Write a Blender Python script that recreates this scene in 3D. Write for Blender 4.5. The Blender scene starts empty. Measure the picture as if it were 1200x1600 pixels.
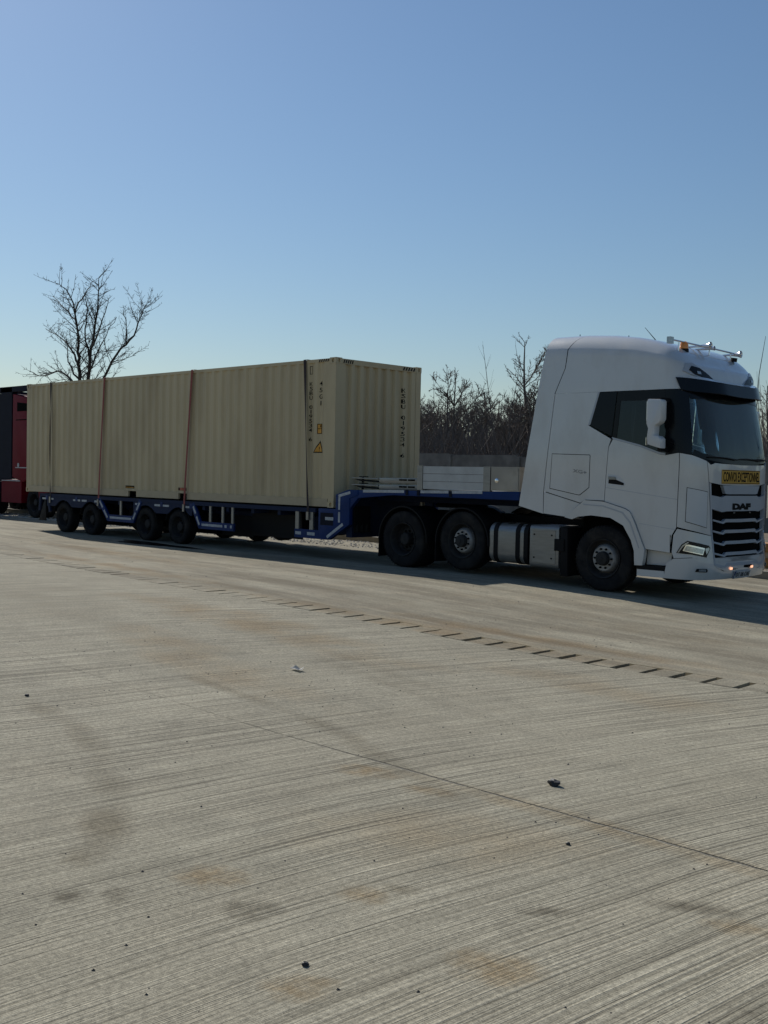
import bpy, bmesh, math, random
from mathutils import Vector, Matrix

# ------------------------------------------------------------------ camera, sky, sun, exposure
scene = bpy.context.scene
COL = scene.collection
YAW, PITCH, ROLL = -0.77013, -0.035027, 0.020956
CAM = Vector((15.114, -14.179, 1.666))
def camera_basis():
    f = Vector((math.sin(YAW)*math.cos(PITCH), math.cos(YAW)*math.cos(PITCH), math.sin(PITCH)))
    r = Vector((math.cos(YAW), -math.sin(YAW), 0)); u = r.cross(f)
    c, s = math.cos(ROLL), math.sin(ROLL)
    return c*r + s*u, -s*r + c*u, f
_r, _u, _f = camera_basis()
cd = bpy.data.cameras.new('camera')
cam = bpy.data.objects.new('camera', cd); COL.objects.link(cam)
cam.matrix_world = Matrix(((_r.x, _u.x, -_f.x, CAM.x), (_r.y, _u.y, -_f.y, CAM.y), (_r.z, _u.z, -_f.z, CAM.z), (0, 0, 0, 1)))
cd.sensor_fit = 'VERTICAL'; cd.sensor_height = 36.0; cd.lens = 1680.33/1600*36.0
cd.clip_start = 0.1; cd.clip_end = 4000
scene.camera = cam

SUN_TO = Vector((-1.2, 0.31, 1.0)).normalized()          # towards the sun
elev = math.asin(SUN_TO.z); azim = math.atan2(SUN_TO.x, SUN_TO.y)
world = bpy.data.worlds.new('World'); scene.world = world; world.use_nodes = True
wn = world.node_tree.nodes; wl = world.node_tree.links
sky = wn.new('ShaderNodeTexSky'); sky.sky_type = 'NISHITA'; sky.sun_disc = False
sky.sun_elevation = elev; sky.sun_rotation = azim
sky.air_density = 1.35; sky.dust_density = 0.4; sky.ozone_density = 6.5; sky.altitude = 100
bg = wn['Background']; bg.inputs['Strength'].default_value = 0.076
wl.new(sky.outputs[0], bg.inputs['Color'])
sd = bpy.data.lights.new('sun', 'SUN'); sd.energy = 4.0; sd.angle = math.radians(0.55); sd.color = (1.0, 0.95, 0.87)
sun = bpy.data.objects.new('sun', sd); COL.objects.link(sun)
sun.rotation_euler = (-SUN_TO).to_track_quat('-Z', 'Y').to_euler(); sun.location = (-30, 8, 25)
scene.view_settings.view_transform = 'Standard'; scene.view_settings.look = 'None'
scene.view_settings.exposure = 0.0; scene.view_settings.gamma = 1.0
scene.view_settings.use_curve_mapping = False
scene.cycles.max_bounces = 7; scene.cycles.diffuse_bounces = 3; scene.cycles.glossy_bounces = 3; scene.cycles.transparent_max_bounces = 12
scene.cycles.caustics_reflective = False; scene.cycles.caustics_refractive = False

# ------------------------------------------------------------------ helpers: materials
def nodes_of(m):
    return m.node_tree.nodes, m.node_tree.links
def pmat(name, color, rough=0.5, metal=0.0, coat=0.0, var=0.15, scale=3.0, dirt=None, dirt_amt=0.0, dirt_scale=2.0, bump=0.0, bump_scale=60, spec=0.5, stretch=(1, 1, 1)):
    m = bpy.data.materials.new(name); m.use_nodes = True
    n, l = nodes_of(m); b = n['Principled BSDF']
    b.inputs['Roughness'].default_value = rough; b.inputs['Metallic'].default_value = metal
    b.inputs['Coat Weight'].default_value = coat; b.inputs['Coat Roughness'].default_value = 0.04
    b.inputs['Specular IOR Level'].default_value = spec
    tc = n.new('ShaderNodeNewGeometry')
    mp = n.new('ShaderNodeMapping'); mp.inputs['Scale'].default_value = stretch; l.new(tc.outputs['Position'], mp.inputs['Vector'])
    tx = n.new('ShaderNodeTexNoise'); tx.inputs['Scale'].default_value = scale; tx.inputs['Detail'].default_value = 6
    l.new(mp.outputs[0], tx.inputs['Vector'])
    mr = n.new('ShaderNodeMapRange'); mr.inputs[1].default_value = 0.3; mr.inputs[2].default_value = 0.7
    mr.inputs[3].default_value = 1-var; mr.inputs[4].default_value = 1+var*0.5
    l.new(tx.outputs[0], mr.inputs[0])
    mx = n.new('ShaderNodeMix'); mx.data_type = 'RGBA'; mx.blend_type = 'MULTIPLY'; mx.inputs[0].default_value = 1.0
    mx.inputs[6].default_value = (*color, 1); l.new(mr.outputs[0], mx.inputs[7])
    out = mx.outputs[2]
    if dirt:
        t2 = n.new('ShaderNodeTexNoise'); t2.inputs['Scale'].default_value = dirt_scale; t2.inputs['Detail'].default_value = 8; t2.inputs['Roughness'].default_value = 0.65
        l.new(mp.outputs[0], t2.inputs['Vector'])
        r2 = n.new('ShaderNodeMapRange'); r2.inputs[1].default_value = 0.48; r2.inputs[2].default_value = 0.72; r2.inputs[4].default_value = dirt_amt
        l.new(t2.outputs[0], r2.inputs[0])
        m2 = n.new('ShaderNodeMix'); m2.data_type = 'RGBA'; l.new(r2.outputs[0], m2.inputs[0]); l.new(out, m2.inputs[6]); m2.inputs[7].default_value = (*dirt, 1)
        out = m2.outputs[2]
        rr = n.new('ShaderNodeMapRange'); rr.inputs[3].default_value = rough; rr.inputs[4].default_value = min(1, rough+0.35); l.new(r2.outputs[0], rr.inputs[0]); l.new(rr.outputs[0], b.inputs['Roughness'])
    l.new(out, b.inputs['Base Color'])
    if bump > 0:
        t3 = n.new('ShaderNodeTexNoise'); t3.inputs['Scale'].default_value = bump_scale; t3.inputs['Detail'].default_value = 4; l.new(mp.outputs[0], t3.inputs['Vector'])
        bp = n.new('ShaderNodeBump'); bp.inputs['Strength'].default_value = bump; bp.inputs['Distance'].default_value = 0.02
        l.new(t3.outputs[0], bp.inputs['Height']); l.new(bp.outputs[0], b.inputs['Normal'])
    return m
def glass(name, tint, rough=0.01, ior=1.5, dust=.05):
    m = bpy.data.materials.new(name); m.use_nodes = True
    n, l = nodes_of(m); n.remove(n['Principled BSDF'])
    tr = n.new('ShaderNodeBsdfTransparent'); tr.inputs[0].default_value = (*tint, 1)
    gl = n.new('ShaderNodeBsdfGlossy'); gl.inputs['Roughness'].default_value = rough; gl.inputs['Color'].default_value = (.9, .95, .95, 1)
    fr = n.new('ShaderNodeFresnel'); fr.inputs[0].default_value = ior
    mx = n.new('ShaderNodeMixShader'); l.new(fr.outputs[0], mx.inputs[0]); l.new(tr.outputs[0], mx.inputs[1]); l.new(gl.outputs[0], mx.inputs[2])
    df = n.new('ShaderNodeBsdfDiffuse'); df.inputs[0].default_value = (.45, .45, .42, 1)
    m2 = n.new('ShaderNodeMixShader'); m2.inputs[0].default_value = dust; l.new(mx.outputs[0], m2.inputs[1]); l.new(df.outputs[0], m2.inputs[2])
    l.new(m2.outputs[0], n['Material Output'].inputs[0])
    return m
def emit(name, color, strength):
    m = bpy.data.materials.new(name); m.use_nodes = True; n, l = nodes_of(m); b = n['Principled BSDF']
    b.inputs['Base Color'].default_value = (*color, 1); b.inputs['Emission Color'].default_value = (*color, 1); b.inputs['Emission Strength'].default_value = strength
    return m

M = {}
M['white'] = pmat('white_paint', (.56, .57, .565), .3, coat=1.0, var=.05, scale=.8, dirt=(.34, .31, .26), dirt_amt=.34, dirt_scale=1.5, stretch=(1, 1, .5))
M['white_plain'] = pmat('white_plastic', (.54, .555, .565), .35, coat=.3, var=.05, scale=2)
M['grey_paint'] = pmat('grey_grille_paint', (.36, .39, .43), .32, coat=.4, var=.06)
M['black'] = pmat('black_plastic', (.007, .007, .008), .6, var=.2, dirt=(.022, .02, .018), dirt_amt=.3, spec=.15)
M['black_gloss'] = pmat('black_gloss', (.005, .006, .008), .2, var=.1, spec=.22)
M['seam'] = pmat('black_seam', (.004, .004, .004), .9, spec=.05)
M['tyre'] = pmat('tyre_rubber', (.016, .016, .017), .9, var=.3, scale=6, dirt=(.08, .072, .06), dirt_amt=.45, dirt_scale=3.5, bump=.2, bump_scale=40, spec=.15)
M['rim_dark'] = pmat('dusty_dark_rim', (.025, .025, .026), .7, metal=.0, var=.3, dirt=(.07, .063, .052), dirt_amt=.5, dirt_scale=8, spec=.2)
M['rim_silver'] = pmat('dull_silver_rim', (.30, .30, .30), .45, metal=.3, var=.25, scale=9, dirt=(.2, .18, .15), dirt_amt=.5, dirt_scale=6)
M['chrome'] = pmat('chrome', (.75, .75, .76), .12, metal=1.0, var=.05)
M['alu'] = pmat('brushed_aluminium', (.25, .25, .24), .36, metal=.55, var=.12, scale=5, dirt=(.22, .2, .17), dirt_amt=.4, stretch=(1, 1, 6))
M['alu_board'] = pmat('anodised_board', (.42, .43, .43), .45, metal=.25, var=.08, dirt=(.25, .23, .2), dirt_amt=.35)
M['steel'] = pmat('stainless_sheet', (.32, .30, .27), .4, metal=.6, var=.3, scale=4, dirt=(.18, .16, .13), dirt_amt=.5)
M['blue'] = pmat('blue_trailer_paint', (.002, .026, .125), .5, coat=.0, var=.2, spec=.2, dirt=(.022, .026, .04), dirt_amt=.3, dirt_scale=2.5)
M['blue_dusty'] = pmat('dusty_blue_paint', (.008, .018, .055), .65, var=.25, spec=.2, dirt=(.03, .03, .033), dirt_amt=.55, dirt_scale=3)
M['tape'] = pmat('reflective_tape', (.42, .44, .46), .5, var=.2, scale=20, dirt=(.2, .2, .2), dirt_amt=.5, dirt_scale=6)
M['cream'] = pmat('cream_container_paint', (.52, .42, .25), .5, var=.10, scale=.7, dirt=(.31, .235, .14), dirt_amt=.5, dirt_scale=1.2, stretch=(1, 1, .25))
M['cream_rail'] = pmat('cream_rail_paint', (.45, .37, .235), .55, var=.1, scale=2, dirt=(.28, .21, .14), dirt_amt=.5, dirt_scale=2)
M['letter'] = pmat('black_lettering', (.008, .008, .008), .7, spec=.08)
M['orange'] = pmat('orange_sticker', (.62, .30, .035), .5, var=.15, scale=8)
M['yellow_sign'] = pmat('amber_sign_sheet', (.55, .31, .03), .5, var=.12, scale=12)
M['red_sticker'] = pmat('red_sticker', (.45, .10, .05), .5)
M['strap_red'] = pmat('red_webbing', (.28, .07, .055), .8, var=.25, scale=30)
M['strap_dark'] = pmat('dark_webbing', (.035, .022, .022), .85, var=.3, scale=30)
M['red'] = pmat('red_cab_paint', (.15, .002, .012), .6, coat=.0, var=.1, spec=.12)
M['navy'] = pmat('navy_frame_paint', (.006, .008, .018), .75, var=.2, spec=.2)
M['windscreen'] = glass('windscreen_glass', (.78, .89, .88), dust=.035)
M['tinted'] = glass('tinted_window_glass', (.22, .27, .28), dust=.01)
M['dark_glass'] = pmat('dark_privacy_glass', (.004, .005, .008), .1, var=.05, spec=.22)
M['lens'] = pmat('lamp_lens', (.42, .45, .47), .1, metal=.5, coat=.6, var=.35, scale=50)
M['amber_lens'] = pmat('amber_lens', (.85, .27, .02), .15, coat=.5)
M['marker_lit'] = emit('lit_marker_lamp', (1.0, .5, .3), 1.3)
M['interior'] = pmat('interior_trim', (.06, .06, .06), .8)
M['seat'] = pmat('seat_fabric', (.06, .06, .065), .9)
M['curtain'] = pmat('cab_lining', (.20, .20, .19), .9)
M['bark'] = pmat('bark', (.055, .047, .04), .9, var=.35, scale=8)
M['bark_far'] = pmat('far_bark', (.13, .108, .092), .95, var=.35, scale=3)  # bark of the wood, lightened for slight haze
M['twig_far'] = pmat('far_twigs', (.17, .14, .118), .95, var=.4, scale=2)  # paler again: haze over the wood is put into the twig colour
M['wall'] = pmat('old_concrete_panel', (.20, .185, .16), .9, var=.3, scale=2, dirt=(.10, .09, .075), dirt_amt=.7, dirt_scale=1.5, bump=.3)
M['kerb'] = pmat('kerb_concrete', (.30, .28, .24), .9, var=.3, scale=4, dirt=(.14, .12, .09), dirt_amt=.6, bump=.3)
M['slab'] = pmat('drain_cover_concrete', (.34, .315, .26), .9, var=.22, scale=5, dirt=(.26, .22, .17), dirt_amt=.5, dirt_scale=3, bump=.4)
M['trench'] = pmat('drain_trench_mud', (.02, .018, .015), .95)
M['filler'] = pmat('joint_filler', (.19, .175, .138), .95, var=.4, scale=6, dirt=(.36, .335, .265), dirt_amt=1.0, dirt_scale=1.3, bump=.5)
M['rubble'] = pmat('pale_rubble', (.40, .38, .34), .85, var=.4, scale=3)
M['dirt'] = pmat('verge_dirt', (.15, .12, .085), .95, var=.4, scale=1.5, dirt=(.24, .21, .14), dirt_amt=.7, dirt_scale=.6, bump=.6, bump_scale=12)
M['grass'] = pmat('dry_grass', (.24, .20, .10), .9, var=.4, scale=2)
M['timber'] = pmat('orange_timber', (.42, .22, .07), .7, var=.3, scale=3, stretch=(1, 8, 8))
M['timber_pale'] = pmat('pale_timber', (.55, .42, .28), .75, var=.25, scale=3, stretch=(1, 8, 8))
M['pebble'] = pmat('dark_pebble', (.07, .065, .06), .9, var=.5, scale=20)
M['stone_black'] = pmat('black_clinker', (.016, .017, .018), .6, var=.4, scale=40)
M['paper'] = pmat('paper_scrap', (.72, .71, .68), .8, var=.1, scale=30)
M['wet'] = pmat('wet_mud', (.02, .02, .02), .14, var=.3, scale=3)

# ------------------------------------------------------------------ helpers: meshes and objects
def finish(name, bm, mat, parent=None, loc=None, smooth=30, bevel=0.0, inv=True):
    if bevel > 0:
        es = [e for e in bm.edges if len(e.link_faces) == 2 and e.calc_face_angle(0) > math.radians(35)]
        if es: bmesh.ops.bevel(bm, geom=es, offset=bevel, segments=2 if bevel < .06 else 5, affect='EDGES', profile=0.6, clamp_overlap=True)
    me = bpy.data.meshes.new(name)
    bm.to_mesh(me); bm.free()
    me.materials.append(mat)
    if smooth:
        me.polygons.foreach_set('use_smooth', [True]*len(me.polygons))
        me.set_sharp_from_angle(angle=math.radians(smooth))
    return link(name, me, parent, loc, inv)
def link(name, me, parent=None, loc=None, inv=True):
    o = bpy.data.objects.new(name, me); COL.objects.link(o)
    if loc is not None: o.location = loc
    if parent is not None:
        o.parent = parent
        if inv and 'base' in parent: o.matrix_parent_inverse = Matrix.Translation(-Vector(parent['base']))
    return o
def thing(name, label, cat, base, group=None):
    o = bpy.data.objects.new(name, None); COL.objects.link(o); o.location = base
    o.empty_display_size = 0.3; o['base'] = tuple(base)
    return tag(o, label, cat, group)
def tag(o, label=None, cat=None, group=None, kind=None):
    if label: o['label'] = label
    if cat: o['category'] = cat
    if group: o['group'] = group
    if kind: o['kind'] = kind
    return o
def box(bm, x0, x1, y0, y1, z0, z1):
    v = [bm.verts.new(c) for c in ((x0, y0, z0), (x1, y0, z0), (x1, y1, z0), (x0, y1, z0), (x0, y0, z1), (x1, y0, z1), (x1, y1, z1), (x0, y1, z1))]
    for f in ((3, 2, 1, 0), (4, 5, 6, 7), (0, 1, 5, 4), (1, 2, 6, 5), (2, 3, 7, 6), (3, 0, 4, 7)): bm.faces.new([v[i] for i in f])
def prism(bm, poly, y0, y1, axis='y'):
    """poly in (a,b): axis y -> (x,z); axis x -> (y,z); axis z -> (x,y)"""
    def P(a, b, c): return (a, c, b) if axis == 'y' else ((c, a, b) if axis == 'x' else (a, b, c))
    A = [bm.verts.new(P(a, b, y0)) for a, b in poly]; B = [bm.verts.new(P(a, b, y1)) for a, b in poly]
    n = len(poly); fs = [bm.faces.new(A), bm.faces.new(B[::-1])]
    for i in range(n): fs.append(bm.faces.new((A[i], B[i], B[(i+1) % n], A[(i+1) % n])))
    bmesh.ops.recalc_face_normals(bm, faces=fs)
def tube(bm, pts, rad, n=8, cap=True):
    pts = [Vector(p) for p in pts]; R = rad if isinstance(rad, (list, tuple)) else [rad]*len(pts)
    rings = []; ref = Vector((0, 0, 1))
    for i, p in enumerate(pts):
        d = (pts[min(i+1, len(pts)-1)]-pts[max(i-1, 0)])
        if d.length < 1e-9: d = Vector((0, 0, 1))
        d.normalize()
        if abs(d.dot(ref)) > 0.95: ref = Vector((1, 0, 0)) if abs(d.x) < .9 else Vector((0, 1, 0))
        a = d.cross(ref).normalized(); b = d.cross(a)
        rings.append([bm.verts.new(p+(a*math.cos(2*math.pi*k/n)+b*math.sin(2*math.pi*k/n))*R[i]) for k in range(n)])
    for A, B in zip(rings, rings[1:]):
        for k in range(n): bm.faces.new((A[k], A[(k+1) % n], B[(k+1) % n], B[k]))
    if cap and n > 2:
        bm.faces.new(rings[0][::-1]); bm.faces.new(rings[-1])
def lathe(bm, prof, n=48, axis='y', c=(0, 0, 0)):
    """prof: (r, h) along axis"""
    rings = []
    for r, h in prof:
        ring = []
        for k in range(n):
            a = 2*math.pi*k/n; u, v = r*math.cos(a), r*math.sin(a)
            p = (u, h, v) if axis == 'y' else ((h, u, v) if axis == 'x' else (u, v, h))
            ring.append(bm.verts.new((p[0]+c[0], p[1]+c[1], p[2]+c[2])))
        rings.append(ring)
    fs = []
    for A, B in zip(rings, rings[1:]):
        for k in range(n): fs.append(bm.faces.new((A[k], A[(k+1) % n], B[(k+1) % n], B[k])))
    for ring, pr_ in ((rings[0], prof[0]), (rings[-1], prof[-1])):
        if pr_[0] < .005: fs.append(bm.faces.new(ring))
    bmesh.ops.recalc_face_normals(bm, faces=fs)
def B_(): return bmesh.new()
def boxes(name, lst, mat, parent=None, bevel=0.006, smooth=30):
    bm = B_()
    for b in lst: box(bm, *b)
    return finish(name, bm, mat, parent, bevel=bevel, smooth=smooth)
def prisms(name, poly, y0, y1, mat, parent=None, axis='y', bevel=0.006):
    bm = B_(); prism(bm, poly, y0, y1, axis); return finish(name, bm, mat, parent, bevel=bevel)
def bar2(bm, a, b, w, y0, y1):
    """flat bar between two (x,z) points, width w, from y0 to y1"""
    d = Vector((b[0]-a[0], b[1]-a[1])).normalized(); nrm = Vector((-d.y, d.x))*w/2
    prism(bm, [(a[0]+nrm.x, a[1]+nrm.y), (a[0]-nrm.x, a[1]-nrm.y), (b[0]-nrm.x, b[1]-nrm.y), (b[0]+nrm.x, b[1]+nrm.y)], y0, y1)
def text_mesh(string, w, h, fn, cuts_u=(), bold=0.0, off=0.0):
    """default-font text fitted to w x h (centred), mapped through fn(u,v) -> xyz"""
    cu = bpy.data.curves.new('t', 'FONT'); cu.body = string; cu.align_x = 'CENTER'; cu.offset = bold; cu.resolution_u = 3
    o = bpy.data.objects.new('t', cu); COL.objects.link(o)
    dg = bpy.context.evaluated_depsgraph_get()
    me = bpy.data.meshes.new_from_object(o.evaluated_get(dg))
    bpy.data.objects.remove(o); bpy.data.curves.remove(cu)
    bm = B_(); bm.from_mesh(me); bpy.data.meshes.remove(me)
    xs = [v.co.x for v in bm.verts]; ys = [v.co.y for v in bm.verts]
    x0, x1, y0, y1 = min(xs), max(xs), min(ys), max(ys)
    for v in bm.verts:
        v.co = ((v.co.x-(x0+x1)/2)/max(x1-x0, 1e-6)*w, (v.co.y-(y0+y1)/2)/max(y1-y0, 1e-6)*h, 0)
    for c in cuts_u:
        bmesh.ops.bisect_plane(bm, geom=bm.verts[:]+bm.edges[:]+bm.faces[:], plane_co=(c, 0, 0), plane_no=(1, 0, 0), dist=1e-5)
    for v in bm.verts: v.co = fn(v.co.x, v.co.y)
    return bm
def merge(bms):
    out = B_()
    for b in bms:
        me = bpy.data.meshes.new('m'); b.to_mesh(me); b.free(); out.from_mesh(me); bpy.data.meshes.remove(me)
    return out
def smoothstep(a, b, x):
    t = min(max((x-a)/(b-a), 0), 1); return t*t*(3-2*t)
def gz(x): return -0.14*smoothstep(3, 10, x)       # the yard falls gently towards the front of the truck
def tab(t, v):
    if v <= t[0][0]: return t[0][1]
    for (a, b), (c, d) in zip(t, t[1:]):
        if v <= c: return b+(d-b)*(v-a)/(c-a)
    return t[-1][1]

# ------------------------------------------------------------------ ground
def chan_y(x): return tab([(-60, 1.44), (-4.84, -4.35), (1.5, -5.0), (3.5, -5.12), (60, -5.12)], x)
CHW = 0.18
def ground_material(name, broom, base, dark, brown):
    m = bpy.data.materials.new(name); m.use_nodes = True
    n, l = nodes_of(m); b = n['Principled BSDF']; b.inputs['Roughness'].default_value = .92; b.inputs['Specular IOR Level'].default_value = .25
    g = n.new('ShaderNodeNewGeometry')
    def noise(vec, sc, det=6, ro=.6):
        t = n.new('ShaderNodeTexNoise'); t.inputs['Scale'].default_value = sc; t.inputs['Detail'].default_value = det; t.inputs['Roughness'].default_value = ro
        l.new(vec, t.inputs['Vector']); return t.outputs[0]
    def math_(op, a, c):
        t = n.new('ShaderNodeMath'); t.operation = op
        for i, s in enumerate((a, c)):
            if isinstance(s, (int, float)): t.inputs[i].default_value = s
            else: l.new(s, t.inputs[i])
        return t.outputs[0]
    def rng(s, a, b_, c, d):
        t = n.new('ShaderNodeMapRange'); l.new(s, t.inputs[0])
        for i, v in enumerate((a, b_, c, d)): t.inputs[i+1].default_value = v
        return t.outputs[0]
    def mixc(fac, a, c, mode='MIX'):
        t = n.new('ShaderNodeMix'); t.data_type = 'RGBA'; t.blend_type = mode
        if isinstance(fac, (int, float)): t.inputs[0].default_value = fac
        else: l.new(fac, t.inputs[0])
        for i, s in ((6, a), (7, c)):
            if isinstance(s, tuple): t.inputs[i].default_value = (*s, 1)
            else: l.new(s, t.inputs[i])
        return t.outputs[2]
    P = g.outputs['Position']
    sx = n.new('ShaderNodeSeparateXYZ'); l.new(P, sx.inputs[0])
    big = noise(P, .35, 3); mid = noise(P, 1.6, 5); fine = noise(P, 42, 3, .75); grit = noise(P, 150, 2, .7)
    # broom direction: lines run across the yard and bend slowly
    w1 = noise(P, .16, 2, .5); w2 = noise(P, 1.1, 3, .5)
    bend = math_('ADD', math_('MULTIPLY', math_('SUBTRACT', w1, .5), .6), math_('MULTIPLY', math_('SUBTRACT', w2, .5), .012))
    curve = math_('MULTIPLY', math_('MULTIPLY', math_('ADD', sx.outputs[1], 11.0), math_('ADD', sx.outputs[1], 11.0)), -.022)
    u = math_('ADD', math_('ADD', sx.outputs[0], bend), math_('ADD', math_('MULTIPLY', sx.outputs[1], -.12), curve))
    def lines(us, vs, det):
        cv = n.new('ShaderNodeCombineXYZ'); l.new(math_('MULTIPLY', u, us), cv.inputs[0]); l.new(math_('MULTIPLY', sx.outputs[1], vs), cv.inputs[1])
        return noise(cv.outputs[0], 1.0, det, .6)
    l1 = lines(4, .15, 2); l2 = lines(64, .25, 2); l3 = lines(150, .9, 2)
    col = mixc(rng(big, .35, .65, 0, 1), base, tuple(c*.88 for c in base))
    col = mixc(rng(mid, .45, .75, 0, .55), col, brown)
    if broom:  # broom lines: their relief shading goes into the colour as well as the bump
        st = math_('ADD', math_('ADD', math_('MULTIPLY', l1, .18), math_('MULTIPLY', l2, .75)), math_('MULTIPLY', l3, .65))
        col = mixc(rng(st, .66, .90, .85, 0.0), col, dark)
        deep = rng(l2, .33, .40, .75, 0)
        col = mixc(deep, col, tuple(c*.55 for c in dark))
        col = mixc(rng(l3, .56, .70, 0, .35), col, tuple(min(1, c*1.25) for c in base))
    else:
        cv = n.new('ShaderNodeCombineXYZ'); l.new(math_('MULTIPLY', sx.outputs[0], .16), cv.inputs[0]); l.new(math_('ADD', sx.outputs[1], math_('MULTIPLY', sx.outputs[0], .05)), cv.inputs[1])
        tr = noise(cv.outputs[0], 1.5, 6, .65)
        col = mixc(rng(tr, .40, .62, .85, 0.0), col, dark)
        tr2 = noise(cv.outputs[0], 5.0, 5, .65)
        col = mixc(rng(tr2, .52, .70, 0, .6), col, tuple(min(1, c*1.18) for c in base))
        st = mid
    col = mixc(rng(fine, .25, .75, .78, 1.18), (1, 1, 1), (0, 0, 0)) if False else mixc(1.0, col, rng(fine, .28, .72, .62, 1.28), 'MULTIPLY')
    col = mixc(1.0, col, rng(grit, .28, .72, .7, 1.22), 'MULTIPLY')
    fine7 = noise(P, 7, 5, .7)
    col = mixc(1.0, col, rng(noise(P, 3.2, 5, .7), .3, .7, .82, 1.12), 'MULTIPLY')
    # stains that were driven or spilt there
    for (cx, cy, rx, ry, rot, c, a) in (STAINS if broom else STAINS_FAR):
        mp = n.new('ShaderNodeMapping'); mp.vector_type = 'TEXTURE'
        mp.inputs['Location'].default_value = (cx, cy, gz(cx)); mp.inputs['Rotation'].default_value = (0, 0, rot); mp.inputs['Scale'].default_value = (rx, ry, 1)
        l.new(P, mp.inputs[0])
        gr = n.new('ShaderNodeTexGradient'); gr.gradient_type = 'SPHERICAL'; l.new(mp.outputs[0], gr.inputs[0])
        nz = fine7 if rx < .4 else mid
        f = rng(math_('MULTIPLY', math_('POWER', gr.outputs[1], .6), math_('ADD', nz, -.12)), .13, .40, 0, a*.9)
        col = mixc(f, col, c, 'MULTIPLY')
    l.new(col, b.inputs['Base Color'])
    h = math_('ADD', math_('MULTIPLY', st, 1.0 if broom else .7), math_('ADD', math_('MULTIPLY', fine, .35), math_('MULTIPLY', grit, .15)))
    bp = n.new('ShaderNodeBump'); bp.inputs['Strength'].default_value = .8 if broom else .6; bp.inputs['Distance'].default_value = .012 if broom else .02
    l.new(h, bp.inputs['Height']); l.new(bp.outputs[0], b.inputs['Normal'])
    return m
DK, BR = (.58, .55, .50), (.80, .66, .50)
OIL = (.38, .36, .33)
STAINS = [(7.9, -10.28, .9, .16, -.08, DK, .6), (8.9, -10.48, .8, .16, -.30, DK, .7), (9.7, -10.85, .7, .17, -.45, DK, .85), (10.35, -11.24, .55, .18, -.56, DK, .9), (10.68, -11.56, .28, .16, -.7, DK, .8),
          (7.7, -8.77, .8, .13, -.03, DK, .6), (8.6, -8.84, .8, .13, -.10, DK, .75), (9.5, -8.98, .7, .14, -.20, DK, .8), (10.3, -9.25, .6, .16, -.35, DK, .7), (11.0, -9.50, .6, .13, -.30, DK, .5),
          (11.07, -11.86, .11, .12, 0, OIL, 1), (11.2, -11.72, .12, .12, 0, OIL, 1), (11.7, -11.39, .17, .15, .4, OIL, .95), (11.98, -10.78, .13, .08, .4, DK, .9), (12.54, -10.52, .18, .07, .9, OIL, .8), (12.97, -10.0, .30, .11, .6, OIL, .9), (13.7, -10.75, .34, .28, .4, OIL, 1),
          (12.35, -11.7, .20, .14, .8, BR, 1), (12.72, -11.07, .28, .20, .3, BR, 1), (11.3, -11.3, .24, .2, .5, BR, .9), (11.9, -10.95, .16, .14, 0, BR, .9), (10.56, -9.57, .34, .18, .3, BR, 1), (11.07, -9.6, .24, .14, .3, BR, .9), (13.2, -10.05, .24, .12, .6, BR, .9),
          (12.0, -9.4, 1.8, .16, 0, BR, .6), (11.6, -10.2, 1.2, .6, .5, BR, .5), (7.0, -8.2, 2.8, .6, -.2, BR, .6), (5.5, -6.5, 4.0, .7, -.1, BR, .8), (10, -6.2, 2.0, .5, -.1, BR, .5), (2, -7.5, 4, 1.2, -.2, DK, .4), (9.0, -7.6, 2.6, .16, -.25, DK, .4), (8.4, -7.2, 2.6, .16, -.25, DK, .35)]
STAINS_FAR = [(4, -3.6, 6, .45, -.05, DK, .7), (9, -3.0, 3, .4, -.1, DK, .6), (8, -4.5, 3.5, .3, 0, BR, .9), (-4, -2.6, 6, .5, -.1, BR, .8), (2, -4.6, 4, .3, -.05, DK, .6), (6.5, -5.0, 5, .4, 0, BR, .8), (-1, -4.2, 6, .4, -.1, BR, .8), (6, -2.4, 5, .25, -.02, DK, .5)]
M['broomed'] = ground_material('broomed_concrete', True, (.445, .410, .308), (.205, .184, .132), (.31, .275, .20))
M['yard'] = ground_material('dusty_yard_concrete', False, (.345, .317, .235), (.195, .170, .120), (.31, .253, .172))

XS = sorted(set([-700, -300, -120, -60, -40, -30, -20, -12, -8, -4.84, -2, 0, 1.5, 2.5, 3] + [3.5+.5*i for i in range(14)] + [12, 14, 16, 20, 30, 60, 150, 400, 700]))
def strip_sheet(name, ylo, yhi, mat, ny=1, dz=0.0, xs=XS):
    bm = B_(); rows = []
    for x in xs:
        a, c = ylo(x), yhi(x); rows.append([bm.verts.new((x, a+(c-a)*j/ny, gz(x)+dz)) for j in range(ny+1)])
    for A, C in zip(rows, rows[1:]):
        for j in range(ny): bm.faces.new((A[j], C[j], C[j+1], A[j+1]))
    return tag(finish(name, bm, mat, smooth=60), kind='structure')
random.seed(4)
jx = [-40+i*.5 for i in range(90)]+[5+.06*i for i in range(170)]+[15.3+.5*i for i in range(60)]
JO = {x: (random.gauss(0, .006), random.gauss(0, .006)) for x in jx}
JY = -9.37
def jw(x): return .0015+.0085*smoothstep(8.6, 11.2, x)
def jlo(x): return JY-jw(x)+JO[x][0]*jw(x)*90
def jhi(x): return JY+jw(x)+abs(JO[x][1])*jw(x)*60
XJ = sorted(jx)
XJA = [-700, -200, -80]+XJ+[80, 250, 700]
for x in (-700, -200, -80, 80, 250, 700): JO[x] = (0, 0)
strip_sheet('concrete_slab', lambda x: -700, jlo, M['broomed'], xs=XJA)
strip_sheet('concrete_slab', jhi, lambda x: chan_y(x)-CHW-.004, M['broomed'], xs=XJA)
strip_sheet('joint_filler', lambda x: JY-.08, lambda x: JY+.08, M['filler'], dz=-.003)
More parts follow.
